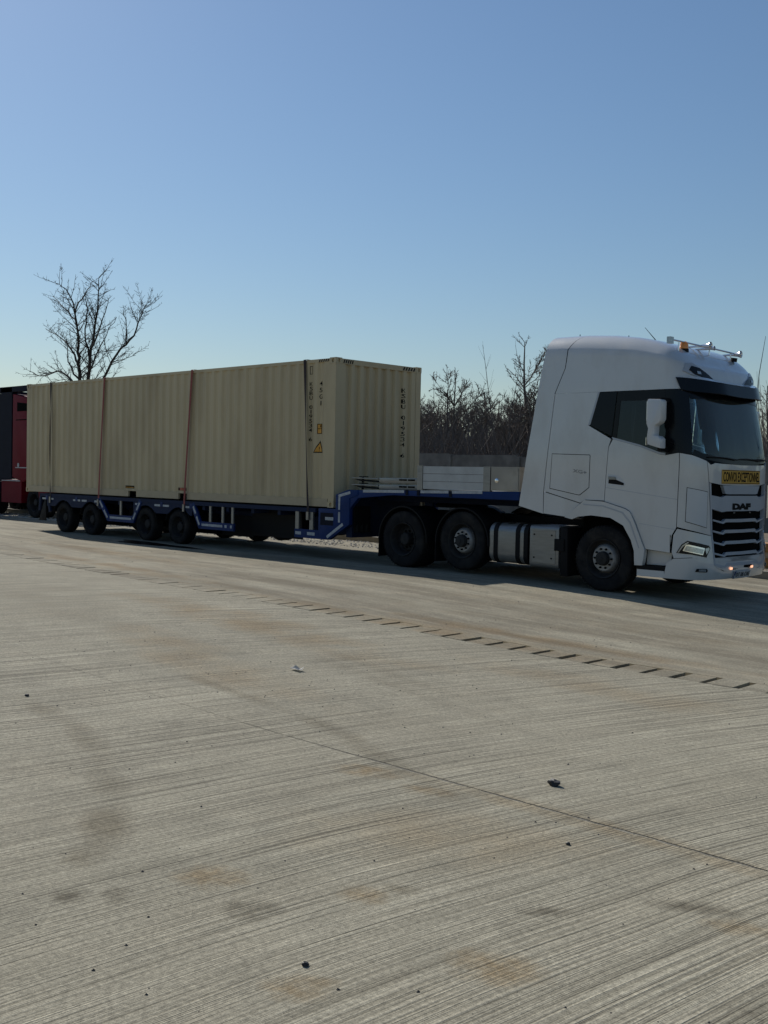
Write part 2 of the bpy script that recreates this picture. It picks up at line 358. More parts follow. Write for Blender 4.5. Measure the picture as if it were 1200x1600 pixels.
strip_sheet('ground', lambda x: chan_y(x)+CHW+.004, lambda x: 700.0, M['yard'], ny=1)
strip_sheet('drain_trench', lambda x: chan_y(x)-CHW-.05, lambda x: chan_y(x)+CHW+.05, M['trench'], dz=-.16)
drain = thing('drain_channel', 'slotted concrete drain channel running across the yard in front of the truck', 'drain', (3.0, -5.1, 0)); drain['kind'] = 'structure'; del drain['category']
cover_me = None
x = -22.0
k = 0
while x < 16.0:
    k += 1
    bm = B_()
    w = .31-(.030+.042*smoothstep(1.5, 8, x))+random.gauss(0, .006)
    ya, yb = chan_y(x), chan_y(x+w)
    rr = [random.gauss(0, .004) for _ in range(4)]
    top = random.uniform(-.004, .004)
    za, zb = gz(x)+top, gz(x+w)+top
    v = [bm.verts.new(c) for c in ((x+rr[0], ya-CHW, za-.15), (x+w+rr[1], yb-CHW, zb-.15), (x+w+rr[2], yb+CHW, zb-.15), (x+rr[3], ya+CHW, za-.15),
                                   (x+rr[0], ya-CHW, za), (x+w+rr[1], yb-CHW, zb), (x+w+rr[2], yb+CHW, zb), (x+rr[3], ya+CHW, za))]
    for f in ((3, 2, 1, 0), (4, 5, 6, 7), (0, 1, 5, 4), (1, 2, 6, 5), (2, 3, 7, 6), (3, 0, 4, 7)): bm.faces.new([v[i] for i in f])
    finish('cover_slab', bm, M['yard'], drain, bevel=.003)
    x += .31

# verge, kerb and concrete wall behind the truck
bm = B_()
for xs in (XS,):
    rows = [[bm.verts.new((xx, yy, gz(xx)+zz)) for yy, zz in ((4.62, .10), (6, .14), (12, .05), (24, .02), (500, .05))] for xx in xs]
    for A, C in zip(rows, rows[1:]):
        for j in range(4): bm.faces.new((A[j], C[j], C[j+1], A[j+1]))
tag(finish('verge', bm, M['dirt'], smooth=60), kind='structure')
kerb = thing('kerb', 'grey concrete kerb along the far side of the yard behind the truck', 'kerb', (0, 4.5, 0)); kerb['kind'] = 'structure'; del kerb['category']
for i in range(46):
    x0 = -30+i*1.0
    dy = random.uniform(-.02, .02); dz = random.uniform(-.012, .012)
    bm = B_(); box(bm, x0+.006, x0+.994, 4.45+dy, 4.62+dy, gz(x0+.5)-.1, gz(x0+.5)+.13+dz)
    finish('kerb_stone', bm, M['kerb'], kerb, bevel=.02)

WY = 20.0
wall = thing('concrete_wall', 'grey precast concrete panel wall in front of the bare wood', 'wall', (-13, WY, 0))
PW = 3.55
for i in range(22):
    x0 = -46.2+i*PW+ .02
    ztop = 2.60-.02*((i*7) % 4) - (.10 if x0 > -11.5 else 0)
    bm = B_(); box(bm, x0-.11, x0+.11, WY-.13, WY+.11, 0, ztop+.02); finish('post', bm, M['wall'], wall, bevel=.012)
    for r in range(3):
        bm = B_(); box(bm, x0+.112, x0+PW-.112, WY-.05, WY+.05, r*ztop/3+.004, (r+1)*ztop/3-.004)
        finish('panel', bm, M['wall'], wall, bevel=.01)

# ------------------------------------------------------------------ shipping container
CL, CWD, CH, CZ = 12.192, 2.438, 2.896, 1.0
cont = thing('shipping_container', 'long cream corrugated shipping container strapped on the blue trailer', 'container', (-6.1, 1.22, 1.0))
PER, DEP = .278, .036
def corr_pts(a0, a1, per, dep, flat=.34, slope=.14):
    pts = [(a0, 0.0)]; a = a0+.02
    while a+per < a1-.02:
        pts += [(a+per*.02, 0.0), (a+per*flat, 0.0), (a+per*(flat+slope), dep), (a+per*(1-slope-.02+.02), dep), (a+per, 0.0)]
        a += per
    pts.append((a1, 0.0))
    out = []
    for p in pts:
        if not out or p[0] > out[-1][0]+1e-4: out.append(p)
    return out
SIDE = corr_pts(-CL+.16, -.16, PER, .030, .28, .22); END = corr_pts(.16, CWD-.16, .247, .052, .36, .12)
def corr_y(x): return tab(SIDE, x)
def corr_x(y): return tab(END, y)
def corr_sheet(name, pts, fn, z0, z1):
    bm = B_(); A = [bm.verts.new(fn(a, d, z0)) for a, d in pts]; C = [bm.verts.new(fn(a, d, z1)) for a, d in pts]
    for i in range(len(pts)-1): bm.faces.new((A[i], A[i+1], C[i+1], C[i]))
    bmesh.ops.recalc_face_normals(bm, faces=bm.faces[:])
    bmesh.ops.solidify(bm, geom=bm.faces[:], thickness=.002)
    return finish(name, bm, M['cream'], cont, smooth=20)
ZB, ZT = CZ+.165, CZ+CH-.075
corr_sheet('side_wall', SIDE, lambda a, d, z: (a, .012+d, z), ZB, ZT)
corr_sheet('side_wall', SIDE, lambda a, d, z: (a, CWD-.012-d, z), ZB, ZT)
corr_sheet('end_wall', END, lambda a, d, z: (-.014-d, a, z), ZB, ZT-.03)
for s, y0, y1 in ((0, .006, .066), (1, CWD-.066, CWD-.006)):
    boxes('top_rail', [(-CL+.178, -.178, y0, y1, CZ+CH-.078, CZ+CH-.014)], M['cream'], cont, bevel=.008)
# bottom rails interrupted by the fork pockets
PK = [(-7.17, -6.83), (-5.12, -4.80)]
for y0, y1 in ((.004, .054), (CWD-.054, CWD-.004)):
    bm = B_(); seg = [-CL+.178]+[v for p in PK for v in p]+[-.178]
    for i in range(0, 6, 2): box(bm, seg[i], seg[i+1], y0, y1, CZ+.012, CZ+.170)
    for a, b in PK: box(bm, a+.001, b-.001, y0, y1, CZ+.145, CZ+.169)
    finish('bottom_rail', bm, M['cream_rail'], cont, bevel=.006)
for a, b in PK:
    bm = B_(); box(bm, a-.006, a-.001, .03, CWD-.03, CZ+.014, CZ+.14); box(bm, b+.001, b+.006, .03, CWD-.03, CZ+.014, CZ+.14); box(bm, a-.006, b+.006, .06, CWD-.06, CZ+.141, CZ+.144)
    box(bm, a-.006, b+.006, .06, CWD-.06, CZ+.010, CZ+.0135)
    finish('fork_pocket', bm, M['black'], cont, bevel=0)
for xe in (-.002, -CL+.002):
    s = 1 if xe > -1 else -1
    xa, xb = sorted((xe, xe-s*.06))
    boxes('end_header', [(xa, xb, .165, CWD-.165, CZ+CH-.115, CZ+CH-.014)], M['cream'], cont, bevel=.008)
    boxes('end_sill', [(xa, xb, .165, CWD-.165, CZ+.012, CZ+.170)], M['cream_rail'], cont, bevel=.008)
for xa, xb in ((-.165, -.006), (-CL+.006, -CL+.165)):
    for ya, yb in ((.006, .155), (CWD-.155, CWD-.006)):
        boxes('corner_post', [(xa, xb, ya, yb, CZ+.119, CZ+CH-.119)], M['cream'], cont, bevel=.016)
def casting(xa, xb, ya, yb, z0):
    """hollow corner casting with oval holes on its outer faces"""
    sx = 1 if xb > -1 else -1; sy = -1 if ya < 1 else 1
    xo, yo = (xb if sx > 0 else xa), (ya if sy < 0 else yb)
    bm = B_()
    def plate(fn, w, h, hw, hh):
        N = 24; o, i = [], []
        for k in range(N):
            a = 2*math.pi*(k+.5)/N; c, s = math.cos(a), math.sin(a)
            m = max(abs(c)/(w/2), abs(s)/(h/2)); o.append(bm.verts.new(fn(c/m, s/m, 0)))
            i.append((bm.verts.new(fn(hw/2*math.copysign(abs(c)**.6, c), hh/2*math.copysign(abs(s)**.6, s), 0)), bm.verts.new(fn(hw/2*math.copysign(abs(c)**.6, c), hh/2*math.copysign(abs(s)**.6, s), .03))))
        for k in range(N):
            j = (k+1) % N
            bm.faces.new((o[k], o[j], i[j][0], i[k][0])); bm.faces.new((i[k][0], i[j][0], i[j][1], i[k][1]))
    cx, cy, cz = (xa+xb)/2, (ya+yb)/2, z0+.059
    plate(lambda u, v, d: (cx+u, yo-sy*d, cz+v), .178, .118, .064, .079)
    plate(lambda u, v, d: (xo-sx*d, cy+u, cz+v), .162, .118, .052, .079)
    box(bm, min(xo-sx*.03, xo-sx*.178), max(xo-sx*.03, xo-sx*.178), min(yo-sy*.03, yo-sy*.162), max(yo-sy*.03, yo-sy*.162), z0+.02, z0+.1)
    for zz in (z0, z0+.118):
        v = [bm.verts.new(c) for c in ((xa, ya, zz), (xb, ya, zz), (xb, yb, zz), (xa, yb, zz))]; bm.faces.new(v)
    v = [bm.verts.new((xo-sx*.178, y, z)) for y, z in ((ya, z0), (yb, z0), (yb, z0+.118), (ya, z0+.118))]; bm.faces.new(v)
    v = [bm.verts.new((xx, yo-sy*.162, z)) for xx, z in ((xa, z0), (xb, z0), (xb, z0+.118), (xa, z0+.118))]; bm.faces.new(v)
    finish('corner_casting', bm, M['cream'], cont, smooth=25)
for xa, xb in ((-.178, 0), (-CL, -CL+.178)):
    for ya, yb in ((0, .162), (CWD-.162, CWD)):
        for z0 in (CZ, CZ+CH-.118): casting(xa, xb, ya, yb, z0)
rp = corr_pts(-CL+.1, -.1, .209, .02, .42, .10)
bm = B_(); A = [bm.verts.new((a, .06, CZ+CH-.020-d)) for a, d in rp]; C = [bm.verts.new((a, CWD-.06, CZ+CH-.020-d)) for a, d in rp]
for i in range(len(rp)-1): bm.faces.new((A[i], A[i+1], C[i+1], C[i]))
finish('roof', bm, M['cream'], cont, smooth=20)
boxes('floor', [(-CL+.05, -.05, .06, CWD-.06, CZ+.15, CZ+.17)], M['black'], cont, bevel=0)
for i in range(28):
    x0 = -CL+.4+i*.42
    if any(a-.15 < x0 < b+.15 for a, b in PK): continue
    boxes('cross_member', [(x0, x0+.05, .058, CWD-.058, CZ+.02, CZ+.148)], M['cream_rail'], cont, bevel=0)
# door end
for y0, y1 in ((.17, CWD/2-.01), (CWD/2+.01, CWD-.17)):
    d = boxes('door', [(-CL+.01, -CL+.05, y0, y1, CZ+.175, CZ+CH-.12)], M['cream'], cont, bevel=.01)
    for yy in (y0+.3, y1-.3):
        bm = B_(); tube(bm, [(-CL-.03, yy, CZ+.1), (-CL-.03, yy, CZ+CH-.06)], .017, 8); r = finish('lock_rod', bm, M['steel'], d); r.matrix_parent_inverse = d.matrix_world.inverted()@Matrix.Translation((0, 0, 0)) if False else Matrix.Identity(4)
# markings: characters painted on the corrugated sheet
def on_side(x, z): return (x, .012+corr_y(x)-.006, z)
def on_end(y, z): return (-.014-corr_x(y)+.006, y, z)
def stacked(name, chars, a, ztop, step, w, h, fn, brk):
    bms = []
    for i, ch in enumerate(chars):
        if ch == ' ': continue
        zc = ztop-step*i
        ww = w*(.35 if ch == '1' else 1)
        bms.append(text_mesh(ch, ww, h, lambda u, v, zc=zc: fn(a+u, zc+v), [b[0]-a for b in brk if abs(b[0]-a) < w], bold=.004))
    return tag(finish(name, merge(bms), M['letter'], cont, smooth=0), kind='stuff')
stacked('lettering', 'KSBU 019534 6', -.735, 3.41, .0905, .082, .074, on_side, SIDE)
stacked('lettering', '45G1', -.45, 3.41, .128, .078, .088, on_side, SIDE)
stacked('lettering', 'KSBU 019534 6', 1.93, 3.385, .1105, .088, .086, on_end, END)
def decal(name, poly, fn, mat, brk, off=0.0, label=None):
    bm = B_(); f = bm.faces.new([bm.verts.new((a, b, 0)) for a, b in poly])
    for c in brk: bmesh.ops.bisect_plane(bm, geom=bm.verts[:]+bm.edges[:]+bm.faces[:], plane_co=(c[0], 0, 0), plane_no=(1, 0, 0), dist=1e-5)
    for v in bm.verts:
        p = Vector(fn(v.co.x, v.co.y)); v.co = p + (Vector((0, -off, 0)) if fn is on_side else Vector((off, 0, 0)))
    return finish(name, bm, mat, cont, smooth=0)
def rect(a0, a1, b0, b1): return [(a0, b0), (a1, b0), (a1, b1), (a0, b1)]
decal('sticker_border', rect(-.52, -.405, 2.43, 2.625), on_side, M['letter'], SIDE)
decal('sticker', rect(-.508, -.417, 2.535, 2.612), on_side, M['orange'], SIDE, .002); decal('sticker', rect(-.508, -.417, 2.442, 2.525), on_side, M['orange'], SIDE, .002)
decal('sticker_mark', rect(-.450, -.424, 2.555, 2.60), on_side, M['letter'], SIDE, .004)
decal('warning_triangle_border', [(-.62, 2.06), (-.365, 2.06), (-.445, 2.30)], on_side, M['letter'], SIDE)
decal('warning_triangle', [(-.585, 2.08), (-.387, 2.08), (-.449, 2.26)], on_side, M['orange'], SIDE, .002)
bm = merge([text_mesh('!', .02, .09, lambda u, v: tuple(Vector(on_side(-.465+u, 2.135+v))+Vector((0, -.004, 0)))) ]); finish('sticker_mark', bm, M['letter'], cont, smooth=0)
for a, b, c, d in ((-.775, -.765, 3.60, 3.76), (-.715, -.705, 3.60, 3.76), (-.765, -.715, 3.75, 3.76), (-.765, -.715, 3.60, 3.61)):
    decal('stencil_box', rect(a, b, c, d), on_side, M['letter'], SIDE)
for (a0, a1, m1) in ((-7.32, -6.92, 'orange'), (-5.17, -4.86, 'red_sticker')):
    decal('pocket_sticker', rect(a0, a1, 1.205, 1.27), on_side, M['letter'], SIDE)
    decal('pocket_sticker', rect(a0+.03 if m1 == 'orange' else a0+.1, a1-.02, 1.222 if m1 == 'orange' else 1.21, 1.238 if m1 == 'orange' else 1.265), on_side, M[m1], SIDE, .002)
def hazard(name, a0, a1, z0, z1, fn):
    bmy = B_(); bmy.faces.new([bmy.verts.new(fn(a, z, .001)) for a, z in rect(a0, a1, z0, z1)]); finish(name, bmy, M['cream_rail'], cont, smooth=0)
    bmk = B_(); n = 5; w = (a1-a0)/n
    for i in range(n):
        a = a0+i*w; bmk.faces.new([bmk.verts.new(fn(q, z, .003)) for q, z in ((a, z0), (a+w*.5, z0), (a+w*.98, z1), (a+w*.48, z1))])
    finish('hazard_stripes', bmk, M['letter'], cont, smooth=0)
hazard('hazard_plate', -.50, -.19, CZ+CH-.072, CZ+CH-.02, lambda a, z, o: (a, .006-o-.001, z))
hazard('hazard_plate', .19, .47, CZ+CH-.10, CZ+CH-.03, lambda a, z, o: (-.002+o+.001, a, z))
hazard('hazard_plate', 1.87, 2.25, CZ+CH-.10, CZ+CH-.03, lambda a, z, o: (-.002+o+.001, a, z))

# ratchet straps over the container, each a thing of its own
def strap(label, xt, xb, mat, twist):
    t = thing('ratchet_strap', label, 'strap', (xb, -.07, .9), 'straps over the container')
    bm = B_(); W = .068
    path = []
    n = 26
    for i in range(n+1):
        f = i/n; a = twist*math.sin(math.pi*min(1, f*1.05))
        path.append((Vector((xb+(xt-xb)*f, -.06+.046*f, .86+(CZ+CH-.004-.86)*f)), a))
    path.append((Vector((xt, .02, CZ+CH+.002)), 0)); path.append((Vector((xt, CWD-.02, CZ+CH+.002)), 0))
    for i in range(9):
        f = i/8; path.append((Vector((xt+(xb-xt)*f, CWD+.014+.04*f, CZ+CH-.004-(CH+.14)*f)), 0))
    ra = []
    for i, (p, a) in enumerate(path):
        nrm = Vector((0, -1, 0)) if i <= n else (Vector((0, 0, 1)) if i <= n+2 else Vector((0, 1, 0)))
        wv = Vector((1, 0, 0))*math.cos(a)+nrm*math.sin(a); nv = nrm*math.cos(a)-Vector((1, 0, 0))*math.sin(a)
        if a: p = p+Vector((0, -.02*abs(math.sin(a)), 0))
        ra.append([bm.verts.new(p+wv*W/2*s+nv*.0018*q) for s, q in ((-1, -1), (1, -1), (1, 1), (-1, 1))])
    for A, C in zip(ra, ra[1:]):
        for k in range(4): bm.faces.new((A[k], A[(k+1) % 4], C[(k+1) % 4], C[k]))
    bmesh.ops.recalc_face_normals(bm, faces=bm.faces[:])
    finish('webbing', bm, mat, t, smooth=40)
    bm = B_(); box(bm, xb-.03, xb+.03, -.085, -.06, .74, .90); finish('hook', bm, M['steel'], t, bevel=.006)
    return t
strap('dark strap nearest the rear end of the cream container', -10.88, -10.76, M['strap_dark'], .9)
strap('dull red strap beside the rear fork pocket, second from the container rear', -8.26, -8.40, M['strap_red'], .12)
strap('dull red strap over the container middle by the red sticker', -4.64, -4.81, M['strap_red'], .15)
strap('black strap beside the container number near the front corner', -.89, -.66, M['strap_dark'], .6)

# ------------------------------------------------------------------ wheels
def tyre_mesh(r, w, rim):
    bm = B_()
    pr = [(rim*.985, w*.12), (rim+.012, .012), (rim+(r-rim)*.35, 0.0), (r-.055, .004), (r-.02, .016), (r-.006, .03), (r, .05)]
    m = w-.10
    for q in (.2, .4, .6, .8): pr += [(r, .05+m*q-.008), (r-.014, .05+m*q-.006), (r-.014, .05+m*q+.006), (r, .05+m*q+.008)]
    pr += [(r, w-.05), (r-.006, w-.03), (r-.02, w-.016), (r-.055, w-.004), (rim+(r-rim)*.35, w), (rim+.012, w-.012), (rim*.985, w*.88)]
    lathe(bm, pr, 56)
    # shoulder lugs
    for k in range(56):
        a = 2*math.pi*(k+.5)/56; c, s = math.cos(a), math.sin(a)
        for y0, y1 in ((.006, .045),):
            vs = []
            for rr, yy in ((r-.04, y0-.004), (r-.005, y0+.010), (r+.001, y1)):
                for da in (-.018, .018): vs.append(bm.verts.new((rr*math.cos(a+da)+c*.004, yy-.003, rr*math.sin(a+da)+s*.004)))
            bm.faces.new((vs[0], vs[1], vs[3], vs[2])); bm.faces.new((vs[2], vs[3], vs[5], vs[4]))
    me = bpy.data.meshes.new('tyre'); bm.to_mesh(me); bm.free(); me.materials.append(M['tyre'])
    me.polygons.foreach_set('use_smooth', [True]*len(me.polygons)); me.set_sharp_from_angle(angle=math.radians(35)); return me
def lathe_mesh(name, prof, mat, n=48):
    bm = B_(); lathe(bm, prof, n); me = bpy.data.meshes.new(name); bm.to_mesh(me); bm.free(); me.materials.append(mat)
    me.polygons.foreach_set('use_smooth', [True]*len(me.polygons)); me.set_sharp_from_angle(angle=math.radians(28)); return me
def nuts_mesh(r, y, mat, n=10, s=.017, l=.035):
    bm = B_()
    for k in range(n):
        a = 2*math.pi*(k+.3)/n; lathe(bm, [(s, y), (s, y-l*.6), (s*.7, y-l)], 8, c=(r*math.cos(a), 0, r*math.sin(a)))
    me = bpy.data.meshes.new('wheel_nuts'); bm.to_mesh(me); bm.free(); me.materials.append(mat); return me
def ring(prof): return prof
R22 = .302
WH = {}
WH['steer'] = dict(tyre=tyre_mesh(.505, .315, R22),
    rim=lathe_mesh('rim', [(.300, .012), (.306, .006), (.300, .0), (.288, .006), (.276, .03), (.262, .075), (.250, .10), (.225, .105), (.225, .25), (.29, .29), (.300, .30)], M['rim_dark']),
    disc=lathe_mesh('wheel_disc', [(.226, .11), (.222, .085), (.205, .05), (.190, .030), (.186, .026), (.110, .026), (.110, .06), (.16, .09)], M['rim_silver']),
    hub=lathe_mesh('hub', [(.112, .03), (.108, -.02), (.100, -.045), (.085, -.05), (.03, -.052), (.028, -.06), (.001, -.061)], M['rim_dark']),
    nuts=nuts_mesh(.148, .028, M['black']))
WH['drive'] = dict(tyre=tyre_mesh(.505, .60, R22),
    rim=lathe_mesh('rim', [(.300, .012), (.306, .006), (.300, .0), (.288, .006), (.274, .04), (.262, .12), (.255, .17), (.232, .20), (.232, .3), (.29, .58), (.300, .585)], M['rim_dark']),
    disc=lathe_mesh('wheel_disc', [(.236, .21), (.225, .19), (.20, .172), (.175, .165), (.120, .165), (.120, .2), (.2, .22)], M['rim_dark']),
    hub=lathe_mesh('hub', [(.120, .17), (.115, .09), (.105, .06), (.09, .05), (.001, .045)], M['rim_dark']),
    nuts=nuts_mesh(.150, .167, M['black']))
R19 = .250
WH['trailer'] = dict(tyre=tyre_mesh(.388, .29, .238),
    rim=lathe_mesh('rim', [(.238, .012), (.243, .006), (.238, .0), (.232, .006), (.226, .04), (.215, .11), (.205, .14), (.19, .16), (.19, .3), (.23, .27), (.236, .275)], M['rim_dark']),
    disc=lathe_mesh('wheel_disc', [(.195, .165), (.185, .15), (.165, .14), (.11, .14), (.11, .17), (.17, .18)], M['rim_dark']),
    hub=lathe_mesh('hub', [(.11, .145), (.105, .075), (.09, .06), (.001, .055)], M['rim_dark']),
    nuts=nuts_mesh(.137, .142, M['black'], s=.014))
def wheel(parent, kind, x, y, z, far=False, spin=0.0):
    d = WH[kind]
    w = link('wheel', d['rim'], parent, (x, y, z)); w.rotation_euler = (0, spin, math.pi if far else 0)
    for nm, k in (('tyre', 'tyre'), ('wheel_disc', 'disc'), ('hub', 'hub'), ('wheel_nuts', 'nuts')): tag(link(nm, d[k], w), kind='stuff' if k == 'nuts' else None)
    return w

# ------------------------------------------------------------------ low loader trailer
YN, YF = -.056, 2.494
trl = thing('low_loader_trailer', 'blue four-axle low loader trailer carrying the cream container', 'trailer', (-4, 1.22, 0))
AX = [-10.16, -8.85, -6.40, -5.09]
for i, a in enumerate(AX):
    wheel(trl, 'trailer', a, YN+.03, .388, False, i*.7); wheel(trl, 'trailer', a, YF-.03, .388, True, i*1.1)
    bm = B_(); tube(bm, [(a, .3, .388), (a, 2.14, .388)], .07, 12); finish('axle', bm, M['black'], trl)
# main beams, cross beams, deck
for yb in (.62, 1.70):
    bm = B_(); prism(bm, [(-11.35, .70), (-11.35, .955), (.3, .955), (.3, .45), (-3.2, .45), (-4.2, .62), (-9.0, .66)], yb, yb+.12); finish('main_beam', bm, M['blue_dusty'], trl, bevel=.01)
for xa, xb in ((-10.75, -9.5), (-9.4, -8.2), (-8.0, -6.9), (-6.8, -5.75), (-5.6, -4.4), (-4.2, -3.1)):  # black boxes added to hide the lit ground seen between the wheels
    boxes('gap_darkening_box', [(xa, xb, .56, 1.88, .24, .70)], M['black'], trl, bevel=.05)
boxes('deck', [(-11.3, .1, .1, 2.34, .958, .985)], M['black'], trl, bevel=.004)
for i in range(13):
    xx = -11.0+i*.85; boxes('cross_beam', [(xx, xx+.09, .0, 2.44, .80, .955)], M['blue_dusty'], trl, bevel=.005)
for s in (0, 1):
    ya, yb = (YN, YN+.05) if s == 0 else (YF-.05, YF)
    def yy(a, b): return (YN+a, YN+b) if s == 0 else (YF-b, YF-a)
    # edge rail
    y0, y1 = yy(0, .06)
    boxes('side_rail', [(-11.32, -.45, y0, y1, .895, .975)], M['blue_dusty'], trl)
    # wheel arches: rear pair and front pair, cut from a plate
    def arch_plate(name, x0, x1, centres, zb, mat):
        bm = B_(); R = .50
        poly = [(x0, .90), (x0, zb)]
        for c in centres:
            poly.append((c-R, zb))
            for k in range(1, 12):
                a = math.pi-math.pi*k/12; zz = .40+R*math.sin(a)*.86
                poly.append((c+R*math.cos(a), max(zz, zb)))
            poly.append((c+R, zb))
        poly += [(x1, zb), (x1, .90)]
        # split in vertical strips so the shape stays simple
        o = poly[2:-2]
        pts = [(x0, zb)]+o+[(x1, zb)]
        y0, y1 = yy(.008, .045)
        for (a, za), (b, zb_) in zip(pts, pts[1:]):
            if b-a < 1e-4: continue
            prism(bm, [(a, za), (b, zb_), (b, .893), (a, .893)], y0, y1)
        bmesh.ops.remove_doubles(bm, verts=bm.verts[:], dist=1e-4)
        return finish(name, bm, mat, trl, smooth=0)
    arch_plate('mudguard_plate', -10.95, -8.30, (-10.11, -8.79), .66, M['blue_dusty'])
    arch_plate('mudguard_plate', -6.86, -4.52, (-6.35, -5.03), .66, M['blue_dusty'])
    # curved mudguards
    for a in AX:
        bm = B_(); y0, y1 = yy(.03, .52); N = 14; R0, R1 = .475, .485
        pts = [(a+R1*math.cos(math.pi*(.06+.88*k/N)), .425+R1*math.sin(math.pi*(.06+.88*k/N))*.92) for k in range(N+1)]
        pti = [(a+R0*math.cos(math.pi*(.06+.88*k/N)), .425+R0*math.sin(math.pi*(.06+.88*k/N))*.92) for k in range(N+1)]
        for k in range(N): prism(bm, [pts[k], pts[k+1], pti[k+1], pti[k]], y0, y1)
        bmesh.ops.remove_doubles(bm, verts=bm.verts[:], dist=1e-4); finish('mudguard', bm, M['black'], trl, smooth=40)
    # mudflap and rear bracket
    y0, y1 = yy(.02, .48); bm = B_(); prism(bm, [(-11.12, .80), (-11.02, .80), (-11.02, .26), (-11.40, .26)], y0, y0+.02 if s == 0 else y1); 
    finish('mudflap', bm, M['black'], trl, bevel=.004)
    y0, y1 = yy(0.002, .05); bm = B_(); bar2(bm, (-11.30, .90), (-11.36, .52), .09, y0, y1); finish('rear_bracket', bm, M['blue_dusty'], trl, bevel=.005)
    bm = B_(); bar2(bm, (-10.92, .90), (-10.80, .50), .10, y0, y1); finish('rear_bracket', bm, M['blue_dusty'], trl, bevel=.005)
    # guard frames between the axle groups and ahead of them
    for nm, top0, bot0, bot1, top1, posts in (('side_guard', -8.40, -7.93, -6.90, -6.55, (-7.42,)), ('side_guard', -4.50, -4.20, -3.06, None, (-3.86, -3.42, -3.08))):
        bm = B_(); y0, y1 = yy(-.002, .055)
        bar2(bm, (top0, .93), (bot0, .42), .13, y0, y1)
        if top1 is not None:
            finish('guard_brace', bm, M['blue'], trl, bevel=.006); bm = B_(); bar2(bm, (bot1, .42), (top1, .93), .13, y0, y1)
        finish('guard_brace', bm, M['blue'], trl, bevel=.006)
        y0, y1 = yy(.004, .050)
        bm = B_(); box(bm, bot0-.05, bot1+.04, y0, y1, .39, .55); finish('guard_rail', bm, M['blue'], trl, bevel=.006)
        for px in posts:
            bm = B_(); y2, y3 = yy(.012, .042); box(bm, px-.035, px+.035, y2, y3, .551, .894); finish('guard_post', bm, M['alu'], trl, bevel=.004)
        # reflective tape
        yt = (YN-.0045, YN-.0020) if s == 0 else (YF+.002, YF+.0045)
        bm = B_()
        for f0, f1 in ((.12, .42), (.55, .9)):
            A = (top0+(bot0-top0)*f0, .93+(.42-.93)*f0); Bq = (top0+(bot0-top0)*f1, .93+(.42-.93)*f1); bar2(bm, A, Bq, .05, *yt)
            if top1 is not None:
                A = (bot1+(top1-bot1)*f0, .42+.51*f0); Bq = (bot1+(top1-bot1)*f1, .42+.51*f1); bar2(bm, A, Bq, .05, *yt)
        finish('reflective_tape', bm, M['tape'], trl, smooth=0)
        yt = (YN+.0015, YN+.0035) if s == 0 else (YF-.0035, YF-.0015)
        bm = B_(); box(bm, bot0+.05, bot1-(.35 if top1 is None else .05), *yt, .455, .505)
        if top1 is None: box(bm, bot1-.27, bot1-.2, *yt, .45, .51); box(bm, bot1-.08, bot1-.02, *yt, .45, .51)
        finish('reflective_tape', bm, M['tape'], trl, smooth=0)
    yt = (YN+.005, YN+.0075) if s == 0 else (YF-.0075, YF-.005)
    for a, b in ((-11.2, -10.62), (-9.62, -9.28), (-9.2, -8.97), (-8.6, -8.38), (-6.78, -6.66), (-5.98, -5.72), (-5.66, -5.40), (-4.76, -4.58)):
        bm = B_(); box(bm, a, b, *yt, .822, .868); finish('reflective_tape', bm, M['tape'], trl, smooth=0)
    for a in (-10.95, -9.45, -5.69, -8.4, -4.55):
        y0, y1 = yy(-.006, .0); bm = B_(); box(bm, a-.05, a+.05, y0, y1-.001 if s == 0 else y1, .82, .93); finish('lashing_bracket', bm, M['blue'], trl, bevel=.003)
    # front block and gooseneck side plates
    y0, y1 = yy(0, .10)
    for px in (-1.0, -.58):
        bm = B_(); box(bm, px-.05, px+.05, *yy(.01, .05), .55, .894); finish('guard_post', bm, M['alu'], trl, bevel=.004)
    boxes('front_sill', [(-1.06, -.36, *yy(.0, .06), .38, .55)], M['blue'], trl)
    bm = B_(); box(bm, -1.03, -.86, *((YN-.003, YN-.001) if s == 0 else (YF+.001, YF+.003)), .44, .50); box(bm, -.68, -.46, *((YN-.003, YN-.001) if s == 0 else (YF+.001, YF+.003)), .44, .50)
    finish('reflective_tape', bm, M['tape'], trl, smooth=0)
    bm = B_(); prism(bm, [(-.36, .38), (-.06, .38), (.5, .70), (.5, 1.20), (.72, 1.26), (.72, 1.36), (.45, 1.36), (.12, 1.26), (.12, .98), (-.36, .98)][::-1], *yy(.0, .09)); finish('neck_plate', bm, M['blue'], trl, bevel=.008)
    boxes('neck_recess', [(-.30, .06, *((YN-.004, YN-.001) if s == 0 else (YF+.001, YF+.004)), .66, .90)], M['navy'], trl, bevel=0)
    yt = (YN-.007, YN-.005) if s == 0 else (YF+.005, YF+.007)
    nt = B_(); box(nt, -.16, .07, *yt, .76, .82); finish('maker_plate', nt, M['tape'], trl, smooth=0)
    yt = (YN-.004, YN-.001) if s == 0 else (YF+.001, YF+.004)
    bm = B_(); bar2(bm, (-.11, .43), (.33, .70), .055, *yt); box(bm, .20, .25, *yt, .73, .93); box(bm, .20, .25, *yt, .97, 1.22); bar2(bm, (.20, 1.235), (.52, 1.31), .05, *yt); finish('reflective_tape', bm, M['tape'], trl, smooth=0)
    # neck beam
    bm = B_(); prism(bm, [(.72, 1.21), (1.6, 1.29), (4.46, 1.285), (4.46, 1.425), (.50, 1.355), (.50, 1.0), (.58, 1.08)][::-1], *yy(.012, .10)); finish('neck_beam', bm, M['blue'], trl, bevel=.006)
    bm = B_()
